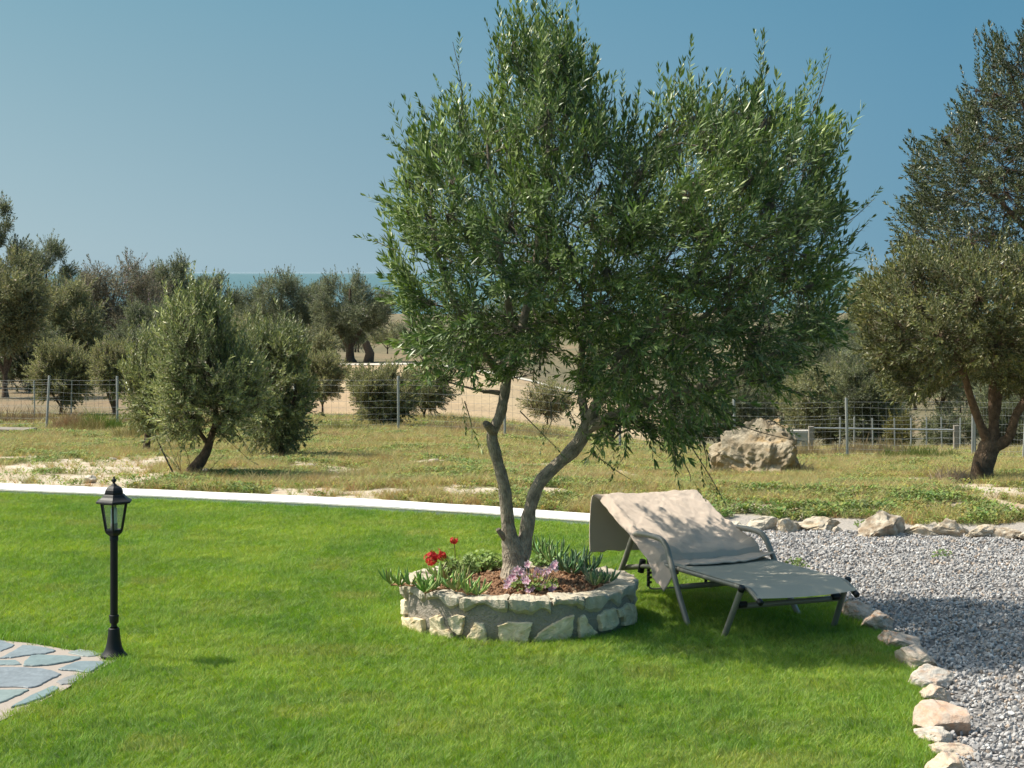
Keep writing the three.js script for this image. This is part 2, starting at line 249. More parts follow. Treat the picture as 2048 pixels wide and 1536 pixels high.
{ // gravel
  const poly = [...gravelEdge, V(9, 0, -4), V(12, 0, -edgeD(12) + 0.1), V(4.1, 0, -15.25), V(1.9, 0, -15.8)];
  const gt = tex(512, 512, (u, v) => { const k = 0.5 + 0.5 * grainN(u, v); return mix3([0.12, 0.115, 0.115], [0.28, 0.265, 0.255], k); }, true);
  structure('gravel_bed', sheet(poly, 0.006), std({ map: gt, bumpMap: grainTex, bumpScale: 0.01, roughness: 1 }));
  const pebble = (seed) => { const r = rng(seed); let g = new THREE.IcosahedronGeometry(1, 1); g.deleteAttribute('uv'); g.deleteAttribute('normal'); g = mergeVertices(g); const P = g.attributes.position; const pl = Array.from({ length: 8 }, () => [V(r() - 0.5, r() - 0.5, r() - 0.5).normalize(), 0.35 + 0.35 * r()]); for (let k = 0; k < P.count; k++) { const p = V().fromBufferAttribute(P, k); for (const [n, d] of pl) { const e = p.dot(n) - d; if (e > 0) p.addScaledVector(n, -e); } P.setXYZ(k, p.x * 1.1, p.y * 0.75, p.z); } g = g.toNonIndexed(); g.computeVertexNormals(); return g; };
  const R = rng(77), lists = [[], [], [], []], M = new THREE.Matrix4(), q = new THREE.Quaternion();
  for (let k = 0; k < 82000; k++) {
    const D = Math.sqrt(mix(7.4 * 7.4, 16 * 16, R())), x = 0.8 + R() * 5.4;
    if (x > 0.37 * D + 0.3 || D > edgeD(x) - 0.08 || !inside(poly, x, -D)) continue;
    const s = 0.0075 + 0.0085 * Math.pow(R(), 1.6), t = R(), w = R();
    let c = mix3([0.26, 0.25, 0.25], [0.43, 0.41, 0.395], Math.pow(t, 0.8)); if (w < 0.1) c = mix3(c, [0.40, 0.30, 0.22], 0.7); else if (w < 0.22) c = [0.54, 0.53, 0.52];
    M.compose(V(x, 0.008 + s * 0.5 + 0.014 * R() + 0.012 * n2(x * 2, D * 2), -D), q.setFromEuler(new THREE.Euler(R() * 6.3, R() * 6.3, R() * 6.3)), V(s * (0.9 + 0.5 * R()), s, s));
    lists[k & 3].push({ m: M.clone(), c });
  }
  const g = new THREE.Group(); g.name = 'gravel'; tag(g, 'grey crushed stone gravel spread beside the lawn', 'gravel', null, 'stuff'); scene.add(g);
  const pm = std({ roughness: 0.85 }); lists.forEach((l, i) => g.add(inst('pebbles', pebble(300 + i), pm, l)));
}
{ // flagstone path
  const mort = sheet(pathPoly, 0.02), g = thing('flagstone_path', 'blue grey slate flagstone path set in pale mortar beside the lamp', 'path');
  g.userData.kind = 'structure'; delete g.userData.label; delete g.userData.category;
  part(g, 'mortar', mort, std({ color: rgb(0.31, 0.265, 0.23), bumpMap: grainTex, bumpScale: 0.004 }));
  const z3 = (x, y) => groundPix(x / 8.084, 1270 + y / 8.084), S = [
    [[-300, 60], [0, 150], [240, 225], [140, 280], [0, 325], [-300, 330]], [[20, 440], [190, 340], [370, 235], [640, 260], [860, 300], [880, 330], [740, 365], [420, 395], [190, 435]],
    [[375, 565], [420, 480], [510, 410], [640, 400], [1090, 415], [1310, 430], [1180, 490], [830, 550], [560, 570]], [[-300, 480], [260, 475], [340, 540], [200, 548], [-300, 555]],
    [[-300, 600], [0, 598], [380, 600], [640, 615], [820, 650], [970, 705], [860, 770], [700, 855], [580, 905], [470, 925], [360, 912], [-300, 915]],
    [[960, 625], [1120, 560], [1280, 505], [1690, 512], [1660, 545], [1440, 680], [1250, 650], [1060, 640]], [[920, 825], [1060, 760], [1200, 718], [1320, 735], [1300, 790], [1180, 850], [1000, 870]],
    [[-300, 990], [0, 965], [460, 960], [300, 1040], [80, 1140], [-300, 1260]], [[180, 1250], [340, 1160], [560, 1040], [840, 905], [950, 935], [720, 1080], [460, 1180]], [[1100, 345], [1290, 300], [1500, 325], [1660, 365], [1480, 410], [1330, 405]],
    [[-1200, 100], [-420, 40], [-400, 330], [-1200, 420]], [[-1200, 480], [-420, 470], [-400, 900], [-1200, 960]], [[-1200, 1010], [-420, 980], [-400, 1300], [-1200, 1500]]];
  const cols = [[0.19, 0.235, 0.265], [0.20, 0.245, 0.27], [0.18, 0.245, 0.255], [0.19, 0.25, 0.26], [0.20, 0.235, 0.265], [0.175, 0.23, 0.255], [0.24, 0.25, 0.255], [0.21, 0.27, 0.265], [0.18, 0.255, 0.27], [0.24, 0.28, 0.27], [0.18, 0.25, 0.29], [0.17, 0.24, 0.29], [0.2, 0.25, 0.28]];
  const slate = tex(512, 512, (u, v) => 0.82 + 0.25 * coarseN(u, v) + 0.2 * grainN(u, v), false);
  S.forEach((poly, i) => {
    const pts = poly.map(([x, y]) => z3(x, y)), c = pts.reduce((a, p) => a.add(p), V()).multiplyScalar(1 / pts.length), R = rng(900 + i);
    const s = new THREE.Shape(); const fine = []; pts.forEach((p, k) => { const n = pts[(k + 1) % pts.length]; for (let t = 0; t < 4; t++) fine.push(p.clone().lerp(n, t / 4).add(V((R() - 0.5) * 0.012, 0, (R() - 0.5) * 0.012))); });
    fine.forEach((p, k) => { const w = p.clone().lerp(c, 0.005); k ? s.lineTo(w.x, -w.z) : s.moveTo(w.x, -w.z); });
    const e = new THREE.ExtrudeGeometry(s, { depth: 0.012, bevelThickness: 0.004, bevelSize: 0.004, bevelSegments: 1 }); e.rotateX(-Math.PI / 2); e.translate(0, 0.010 + 0.002 * (i % 3), 0);
    part(g, 'flagstone', e, std({ color: rgb(...cols[i]), map: slate, bumpMap: roughTex, bumpScale: 0.006, roughness: 0.6 }));
  });
}

// ---------------------------------------------------------------- stones
function rock(seed, sx, sy, sz, base, opt = {}) {
  const { detail = 18, rough = 0.16, cuts = 16, stain = [0.45, 0.24, 0.13], stainAmt = 0.35, alt = [0.52, 0.46, 0.37] } = opt, R = rng(seed);
  let g = new THREE.IcosahedronGeometry(1, detail); g.deleteAttribute('uv'); g.deleteAttribute('normal'); g = mergeVertices(g, 1e-5);
  const pl = Array.from({ length: cuts }, () => [V(R() * 2 - 1, R() * 2 - 1, R() * 2 - 1).normalize(), 0.5 + 0.3 * R()]), P = g.attributes.position, C = new Float32Array(P.count * 3), U = new Float32Array(P.count * 2), o = seed * 7.31;
  for (let k = 0; k < P.count; k++) {
    const d = V().fromBufferAttribute(P, k), p = d.clone(); for (const [n, h] of pl) { const e = p.dot(n) - h; if (e > 0) p.addScaledVector(n, -e * 0.9); }
    const ridge = 1 - Math.abs(fbm3(d.x * 1.6 + o, d.y * 1.6, d.z * 1.6, 4)) * 2; p.multiplyScalar(1 + rough * (fbm3(d.x * 1.1 + o, d.y * 1.1 + 3, d.z * 1.1, 4) * 1.3 + 0.12 * (ridge - 0.6)) + rough * 0.16 * fbm3(d.x * 6 + o, d.y * 6, d.z * 6, 3));
    const a = fbm3(p.x * 2 + o, p.y * 2, p.z * 2 + 9, 4), b = fbm3(p.x * 1.2 - o, p.y * 3 + 4, p.z * 1.2, 4), m = fbm3(p.x * 9 + o, p.y * 9, p.z * 9, 2);
    let c = mix3(base, alt, clamp(0.5 + a * 1.4, 0, 1)); c = mix3(c, stain, clamp(b * 3 - 0.35, 0, 1) * stainAmt); c = c.map((v) => v * (1 + 0.28 * m)); C.set(c, k * 3);
    P.setXYZ(k, p.x * sx, p.y * sy, p.z * sz); U.set([Math.atan2(d.x, d.z) * sx * 4, d.y * sy * 5], k * 2);
  }
  g.setAttribute('color', new THREE.BufferAttribute(C, 3)); g.setAttribute('uv', new THREE.BufferAttribute(U, 2)); g.computeVertexNormals(); return toCreasedNormals(g, 0.5);
}
const rockMat = std({ vertexColors: true, bumpMap: roughTex, bumpScale: 0.006, roughness: 0.95 });
{ // row of stones behind the gravel: [x0, x1, top, bottom, colour, label]
  const W = [0.52, 0.47, 0.39], T = [0.43, 0.34, 0.23], B = [0.27, 0.205, 0.14];
  const rows = [[1443, 1492, 1046, 1066, W, 'small flat whitish stone tucked behind the lounger armrest'], [1492, 1560, 1035, 1067, W, 'white angular stone in the row behind the gravel'], [1560, 1602, 1041, 1069, T, 'small tan stone wedged between two larger stones in the rear row'], [1602, 1673, 1037, 1067, T, 'long tan stone in the rear row with a broken right end'], [1668, 1686, 1054, 1070, W, 'fist sized pale stone beside the long tan stone'],
    [1734, 1811, 1034, 1077, B, 'dark brown peaked stone standing highest in the rear row'], [1811, 1869, 1049, 1075, T, 'pale yellow rounded stone between two brown stones'], [1873, 1934, 1044, 1076, [0.36, 0.28, 0.19], 'brown pitted stone with a pale top in the rear row'], [1934, 1996, 1056, 1079, T, 'low sandy stone half buried in gravel'], [1990, 2040, 1056, 1082, B, 'smooth brown block at the end of the stone row'], [2050, 2120, 1054, 1086, T, 'tan stone lying past the smooth brown block']];
  rows.forEach(([x0, x1, t, b, c, label], i) => { const p = groundPix((x0 + x1) / 2, b), Z = -p.z, w = (x1 - x0) / F * Z, h = (b - t) / F * Z; const m = single('edging_stone', rock(40 + i, w * 0.72, h * 0.9, w * 0.5, c, { detail: 14, rough: 0.2, stainAmt: 0.15 }), rockMat, label, 'stone'); m.position.set(p.x, h * 0.36, p.z - 0.05); m.rotation.y = (i * 37 % 11) * 0.1 - 0.5; });
  const P = [0.50, 0.385, 0.30], right = [[1686, 1740, 1208, 1248, P, 'reddish streaked flat stone by the lounger foot'], [1726, 1782, 1228, 1272, P, 'flat pink stone with rust streaks along the lawn edge'], [1764, 1826, 1262, 1306, P, 'rounded pale stone between flat streaked stones and a broad slab'], [1800, 1866, 1294, 1350, [0.5, 0.42, 0.34], 'broad cream slab edging the lawn in shade'], [1838, 1898, 1336, 1390, [0.46, 0.43, 0.39], 'grey white knobbly stone edging the lawn'], [1846, 1898, 1376, 1412, [0.48, 0.375, 0.28], 'small rounded tan stone above the big pinkish one'], [1838, 1934, 1402, 1482, [0.52, 0.35, 0.25], 'large smooth pinkish boulder edging the lawn'], [1832, 1892, 1450, 1494, [0.56, 0.52, 0.45], 'white rough stone against the big pinkish boulder'], [1870, 1936, 1482, 1522, [0.5, 0.41, 0.31], 'cream stone lying flat below the white rough one'], [1856, 1926, 1514, 1562, [0.52, 0.41, 0.29], 'yellowish stone at the corner of lawn and gravel']];
  right.forEach(([x0, x1, t, b, c, label], i) => { const p = groundPix((x0 + x1) / 2, b - (b - t) * 0.22), Z = -p.z, w = (x1 - x0) / F * Z, h = Math.min(0.12, (b - t) / F * Z * 0.62); const m = single('edging_stone', rock(70 + i, w * 0.6, h * 1.05, w * 0.8, c, { detail: 16, cuts: 9, rough: i === 6 ? 0.08 : 0.15, stainAmt: i < 3 ? 0.75 : 0.45, alt: [0.48, 0.40, 0.33] }), rockMat, label, 'stone'); m.position.set(p.x, h * 0.42, p.z); m.rotation.y = (i < 5 ? 0.75 : 0.15) + (i * 29 % 13) * 0.05 - 0.3; });
}
{ // boulder in the field
  const p = onGround(1522, 24.2); p.y += 0.30;
  const m = single('boulder', rock(308, 0.70, 0.66, 0.6, [0.37, 0.29, 0.19], { detail: 44, rough: 0.24, cuts: 12, stain: [0.42, 0.27, 0.11], stainAmt: 0.7, alt: [0.48, 0.41, 0.30] }), std({ vertexColors: true, bumpMap: roughTex, bumpScale: 0.03, roughness: 1 }), 'large weathered tan boulder lying in the dry field', 'boulder');
  m.position.copy(p); m.rotation.set(0.1, 1.1, -0.12);
}
{ const R = rng(17); for (let k = 0; k < 14; k++) { const px = 60 + R() * 1900, D = 18.8 + R() * 8, s = 0.035 + 0.05 * R(), p = onGround(px, D); const m = single('field_stone', rock(500 + k, s * 1.3, s * 0.7, s, [0.52, 0.47, 0.39], { detail: 6 }), rockMat, 'small pale stone lying loose in the weedy field', 'stone', 'loose stones in the field'); m.position.copy(p).add(V(0, s * 0.35, 0)); m.rotation.y = R() * 6; } }

// ---------------------------------------------------------------- round planter
{
  const g = thing('round_planter', 'low round stone planter with grey mortar holding the olive tree', 'planter', planterC), H = 0.27, C = planterC;
  const wall = new THREE.LatheGeometry([[Rp - 0.2, -0.02], [Rp - 0.01, -0.02], [Rp - 0.006, 0.1], [Rp - 0.01, H - 0.03], [Rp - 0.02, H - 0.014], [Rp - 0.19, H - 0.014], [Rp - 0.2, H - 0.05], [Rp - 0.2, -0.02]].map(([x, y]) => new THREE.Vector2(x, y)), 160);
  { const P = wall.attributes.position; for (let k = 0; k < P.count; k++) { const x = P.getX(k), y = P.getY(k), z = P.getZ(k), d = 1 + 0.012 * fbm3(x * 9, y * 9, z * 9, 3); P.setXYZ(k, x * d, y, z * d); } wall.computeVertexNormals(); const U = wall.attributes.uv; for (let k = 0; k < U.count; k++) U.setXY(k, U.getX(k) * 12, U.getY(k) * 3); }
  part(g, 'mortar_wall', wall, std({ color: rgb(0.31, 0.27, 0.225), bumpMap: roughTex, bumpScale: 0.02, roughness: 1 }));
  const stoneMat = std({ vertexColors: true, bumpMap: roughTex, bumpScale: 0.009, roughness: 0.95 });
  const toCyl = (zx, zy) => { const px = 740 + zx / 3.413, py = 940 + zy / 3.413, dx = (px - 1024) / F, dy = -(py - HORIZON) / F, ox = -C.x, oz = -C.z, A = dx * dx + 1, B = 2 * (dx * ox - oz), Q = ox * ox + oz * oz - Rp * Rp, disc = B * B - 4 * A * Q, t = disc > 0 ? (-B - Math.sqrt(disc)) / (2 * A) : -B / (2 * A), x = ox + dx * t, z = oz - t; return [Math.atan2(x, z), clamp(EYE + dy * t, -0.03, H)]; };
  const faces = [[[225, 1000], [300, 1010], [370, 1020], [372, 1140], [300, 1120], [232, 1085]], [[415, 1010], [470, 990], [495, 1005], [510, 1060], [560, 1110], [585, 1190], [520, 1205], [440, 1160], [412, 1100]], [[540, 1010], [590, 985], [645, 1000], [640, 1060], [622, 1125], [580, 1100], [550, 1060]], [[640, 1215], [680, 1110], [715, 1040], [775, 1050], [790, 1100], [805, 1200], [740, 1210], [690, 1215]], [[875, 1060], [940, 1040], [1105, 1040], [1090, 1110], [1070, 1200], [900, 1205], [880, 1130]], [[1110, 1165], [1150, 1110], [1250, 1050], [1330, 1005], [1390, 990], [1385, 1080], [1370, 1140], [1290, 1175], [1180, 1205]], [[1420, 1010], [1465, 990], [1490, 1050], [1545, 1110], [1500, 1140], [1425, 1145]], [[1555, 1000], [1600, 960], [1670, 940], [1690, 1040], [1650, 1085], [1570, 1100]], [[1712, 950], [1760, 905], [1808, 930], [1812, 1020], [1780, 1055], [1722, 1060]], [[1682, 950], [1705, 945], [1710, 1000], [1688, 1005]], [[226, 880], [245, 895], [252, 985], [228, 985]]];
  const tones = [[0.58, 0.485, 0.32], [0.54, 0.46, 0.32], [0.56, 0.495, 0.37], [0.59, 0.505, 0.35], [0.57, 0.49, 0.34], [0.59, 0.50, 0.345], [0.57, 0.48, 0.32], [0.56, 0.47, 0.32], [0.52, 0.42, 0.28], [0.52, 0.44, 0.31], [0.6, 0.54, 0.42]], capTones = tones.map((t) => [t[0] * 0.78, t[1] * 0.80, t[2] * 0.86]);
  function faceStone(poly, tone, seed, turn) {
    const R = rng(seed), mb = new MB(), cyl = poly.map(([x, y]) => toCyl(x, y)), fine = [];
    cyl.forEach((p, k) => { const n = cyl[(k + 1) % cyl.length]; for (let t = 0; t < 5; t++) fine.push([mix(p[0], n[0], t / 5) + (R() - 0.5) * 0.012, mix(p[1], n[1], t / 5) + (R() - 0.5) * 0.007]); });
    const c = fine.reduce((a, p) => [a[0] + p[0] / fine.length, a[1] + p[1] / fine.length], [0, 0]), n = fine.length, rings = [[1.03, -0.014], [1.0, 0.008], [0.96, 0.016], [0.72, 0.018], [0.45, 0.018], [0.2, 0.018]], tilt = (R() - 0.5) * 0.06, tilt2 = (R() - 0.5) * 0.2;
    const put = (a, h, off) => { const e = off > 0 ? 0.016 * fbm3(a * 7 + seed, h * 9, seed * 3.3, 3) + tilt * (a - c[0]) + tilt2 * (h - c[1]) : 0, r = Rp + off + e, m = fbm3(a * 10 + seed, h * 14, 1, 3), m2 = n3(a * 60, h * 80, seed); let col = mix3(tone, [0.66, 0.60, 0.47], clamp(0.4 + m * 1.3, 0, 1)); col = mix3(col, [0.43, 0.27, 0.12], clamp(fbm3(a * 8, h * 10, seed + 40, 3) * 3 - 0.9, 0, 1) * 0.6); return mb.v(Math.sin(a + turn) * r, h, Math.cos(a + turn) * r, [col[0] * 1.22, col[1] * 1.14, col[2] * 1.02].map((v) => v * (0.94 + 0.12 * m2)), a * 2, h * 3); };
    const id = rings.map(([s, off]) => fine.map(([a, h]) => put(c[0] + (a - c[0]) * s, c[1] + (h - c[1]) * s, off)));
    for (let k = 1; k < id.length; k++) for (let s = 0; s < n; s++) mb.q(id[k - 1][s], id[k - 1][(s + 1) % n], id[k][(s + 1) % n], id[k][s]);
    const mid = put(c[0], c[1], 0.018); for (let s = 0; s < n; s++) mb.t(id[id.length - 1][s], id[id.length - 1][(s + 1) % n], mid);
    part(g, 'stone', toCreasedNormals(mb.build(), 0.35), stoneMat);
  }
  faces.forEach((p, i) => { faceStone(p, tones[i], 600 + i, 0); faceStone(p, tones[(i + 4) % 11], 640 + i, Math.PI); });
  // cap stones: start angle, end angle, thickness
  const caps = [[-1.66, -1.27, 0.10], [-1.245, -0.90, 0.08], [-0.88, -0.53, 0.075], [-0.50, -0.10, 0.075], [-0.08, 0.27, 0.08], [0.29, 0.55, 0.085], [0.58, 1.0, 0.10], [1.03, 1.5, 0.12], [1.53, 1.9, 0.07], [1.93, 2.3, 0.06], [2.33, 2.75, 0.07], [2.77, 3.2, 0.06], [3.23, 3.6, 0.07], [3.63, 4.0, 0.06], [4.03, 4.35, 0.085], [4.38, 4.6, 0.07]];
  caps.forEach(([a0, a1, th], i) => {
    const R = rng(700 + i), mb = new MB(), NS = 22, tone = capTones[i % 11], inn = Rp - 0.15 - 0.05 * R(), top = H - 0.004 + 0.014 * R(), tiltR = (R() - 0.5) * 0.12, tiltA = (R() - 0.5) * 0.03, skew0 = (R() - 0.5) * 0.12, skew1 = (R() - 0.5) * 0.12;
    const sec = [[inn, -0.05], [inn + 0.004, -0.004], [inn + 0.02, 0.0], [mix(inn, Rp, 0.45), 0.003], [mix(inn, Rp, 0.75), 0.002], [Rp - 0.004, 0.001], [Rp + 0.012, -0.007], [Rp + 0.015, -th * 0.35], [Rp + 0.012, -th * 0.7], [Rp - 0.012, -th]], rows = [];
    for (let k = 0; k <= NS; k++) {
      const t = k / NS, low = 0.55 + 0.6 * clamp(0.5 + 1.2 * n2(t * 1.1 + i * 9.1, 2), 0, 1);
      rows.push(sec.map(([r, y], n) => { const q = (r - inn) / (Rp - inn), a = mix(a0 + skew0 * (q - 0.5) * 0.5, a1 + skew1 * (q - 0.5) * 0.5, t) + 0.012 * n2(q * 5, i * 3 + (t < 0.5 ? 0 : 7)) * (t < 0.1 || t > 0.9 ? 1 : 0), e = (k === 0 || k === NS) ? 1 : 0, nn = fbm3(a * 7 + i, r * 13, y * 10, 4), fine = n3(a * 30, r * 40, y * 40 + i), yy = top + (y < -0.015 && n > 5 ? y * low : y) + tiltR * (r - Rp + 0.08) + tiltA * (t - 0.5) + 0.014 * nn + 0.003 * fine - e * 0.006, rr = r + 0.012 * nn + 0.004 * fine + 0.014 * n2(t * 2 + i * 5, 4) * (n > 4 ? 1 : 0) - e * 0.004, m = fbm3(a * 9 + i, r * 14, y * 14, 3); let col = mix3(tone, [0.50, 0.45, 0.36], clamp(0.5 + m * 1.4, 0, 1)); col = mix3(col, [0.33, 0.23, 0.13], clamp(fbm3(a * 8, r * 10, i + 40, 3) * 3 - 0.9, 0, 1) * 0.5); return mb.v(Math.sin(a) * rr, yy, Math.cos(a) * rr, col.map((v) => v * (1 + 0.1 * fine)), a * 2, (r + y) * 3); }));
    }
    const n = sec.length; for (let k = 0; k < NS; k++) for (let s = 0; s < n; s++) mb.q(rows[k][s], rows[k][(s + 1) % n], rows[k + 1][(s + 1) % n], rows[k + 1][s]);
    for (let s = 1; s < n - 1; s++) { mb.t(rows[0][0], rows[0][s + 1], rows[0][s]); mb.t(rows[NS][0], rows[NS][s], rows[NS][s + 1]); }
    part(g, 'cap_stone', toCreasedNormals(mb.build(), 0.4), stoneMat);
  });
  // soil, in clods
  const mb = new MB(), NR = 60, NA = 180; const hgt = (r, a) => { const x = Math.cos(a) * r, z = Math.sin(a) * r; return 0.235 + 0.055 * (1 - r / 0.56) + 0.03 * fbm2(x * 16, z * 16, 4) + 0.022 * Math.abs(n2(x * 38, z * 38)) - 0.008; };
  for (let r = 0; r <= NR; r++) for (let a = 0; a <= NA; a++) { const rr = r / NR * (Rp - 0.15), aa = a / NA * 2 * Math.PI, x = Math.cos(aa) * rr, z = Math.sin(aa) * rr, m = fbm2(x * 20, z * 20, 3), k = 1 + 0.5 * m; mb.v(x, hgt(rr, aa), z, [0.23 * k, 0.125 * k, 0.068 * k], x * 3, z * 3); }
  for (let r = 0; r < NR; r++) for (let a = 0; a < NA; a++) { const i = r * (NA + 1) + a; mb.q(i, i + NA + 1, i + NA + 2, i + 1); }
  part(g, 'soil', mb.build(), std({ vertexColors: true, bumpMap: roughTex, bumpScale: 0.02, roughness: 1 }));
  const R = rng(61), clods = [], M = new THREE.Matrix4(), q = new THREE.Quaternion(); let cg = new THREE.IcosahedronGeometry(1, 1); { const P = cg.attributes.position; for (let k = 0; k < P.count; k++) { const d = 1 + 0.35 * n3(P.getX(k) * 1.7, P.getY(k) * 1.7, P.getZ(k) * 1.7); P.setXYZ(k, P.getX(k) * d, P.getY(k) * d * 0.8, P.getZ(k) * d); } cg.computeVertexNormals(); }
  for (let k = 0; k < 1500; k++) { const a = R() * 6.283, r = (Rp - 0.17) * Math.sqrt(R()), s = 0.004 + 0.011 * Math.pow(R(), 2), j = 0.7 + 0.7 * R(); M.compose(V(Math.cos(a) * r, hgt(r, a) + s * 0.3, Math.sin(a) * r), q.setFromEuler(new THREE.Euler(R() * 6, R() * 6, R() * 6)), V(s * 1.2, s, s)); clods.push({ m: M.clone(), c: R() < 0.12 ? [0.34 * j, 0.24 * j, 0.15 * j] : [0.22 * j, 0.12 * j, 0.065 * j] }); }
  g.add(inst('soil_clods', cg, std({ roughness: 1 }), clods));
}

// ---------------------------------------------------------------- trees
function leafInto(mb, o, dir, up, L, w, c, fold = 0.25) {                 // a lanceolate leaf folded along its rib
  const side = V().crossVectors(dir, up).normalize(), nrm = V().crossVectors(side, dir).normalize(), P = (t, s, h) => { const p = o.clone().addScaledVector(dir, L * t).addScaledVector(side, s * w).addScaledVector(nrm, h); return mb.v(p.x, p.y, p.z, c); };
  const a = P(0, 0, 0), b = P(0.45, 0, -fold * w), d = P(0.45, 1, 0), e = P(0.45, -1, 0), t = P(1, 0, -L * 0.05);
  mb.t(a, d, b); mb.t(a, b, e); mb.t(b, d, t); mb.t(e, b, t);
}
const SHARE = 0.3;                                       // leaf colours in a sprig are kept as shares of its brightest tone
function sprigGeo(seed, { len = 0.26, pairs = 9, leaf = 0.062, width = 0.0066, pale = 0.18, stem = 0.0022, tones = [[1, 1, 1], [1.5, 1.35, 1.15], [0.6, 0.66, 0.62]] }) {
  const R = rng(seed), mb = new MB(), bend = V((R() - 0.5) * 0.3, 0, (R() - 0.5) * 0.3), pts = [];
  for (let k = 0; k <= 4; k++) { const t = k / 4; pts.push(V(bend.x * len * t * t, len * t, bend.z * len * t * t)); }
  mb.tube(pts, pts.map((_, k) => stem * (1 - 0.7 * k / 4)), 3, [1.5, 1.15, 1.2].map((v) => v * SHARE), false);
  for (let k = 0; k < pairs; k++) {
    const t = 0.08 + 0.92 * (k + 0.5) / pairs, o = V(bend.x * len * t * t, len * t, bend.z * len * t * t), a = (k % 2) * Math.PI / 2 + (R() - 0.5) * 0.8;
    for (const s of [0, Math.PI]) {
      if (R() < 0.08) continue;
      const aa = a + s + (R() - 0.5) * 0.5, out = mix(1.0, 0.45, t) * (0.75 + 0.5 * R()), dir = V(Math.cos(aa) * out, 0.9, Math.sin(aa) * out).normalize(), c = R() < pale ? [0.69, 0.525, 0.96] : tones[Math.floor(R() * tones.length)].map((v) => v * SHARE);     // the pale underside, or a green upper face
      leafInto(mb, o, dir, V(Math.cos(aa) * -0.4 + (R() - 0.5) * 0.6, 1, Math.sin(aa) * -0.4 + (R() - 0.5) * 0.6), leaf * (0.55 + 0.65 * R()), width * (0.75 + 0.5 * R()), c);
    }
  }
  for (let s = 0; s < 3; s++) leafInto(mb, pts[4], V((R() - 0.5) * 0.5, 1, (R() - 0.5) * 0.5).normalize(), V(R() - 0.5, 0.1, R() - 0.5), leaf * 0.7, width * 0.8, tones[s % tones.length].map((v) => v * SHARE));
  return mb.build();
}
const leafMat = () => phys({ vertexColors: true, roughness: 1, transmission: 0.24, thickness: 0, side: THREE.DoubleSide, clearcoat: 0.5, clearcoatRoughness: 0.32 });
const oliveLeaf = leafMat();
const barkN = tileNoise(5, 5), barkTex = tex(256, 512, (u, v) => 0.5 + 0.4 * fbm2(u * 30 + 3, v * 6, 3) + 0.3 * barkN(u, v)), barkCol = tex(256, 512, (u, v) => { const k = 0.75 + 0.7 * barkN(u, v) + 0.25 * grainN(u, v); return [k, k * 0.98, k * 0.95]; });
const bark = (c) => std({ color: rgb(...c), map: barkCol, bumpMap: barkTex, bumpScale: 0.022, roughness: 1 });
const barkGrey = bark([0.45, 0.385, 0.30]), barkDark = bark([0.17, 0.12, 0.085]), barkBrown = bark([0.24, 0.165, 0.11]);

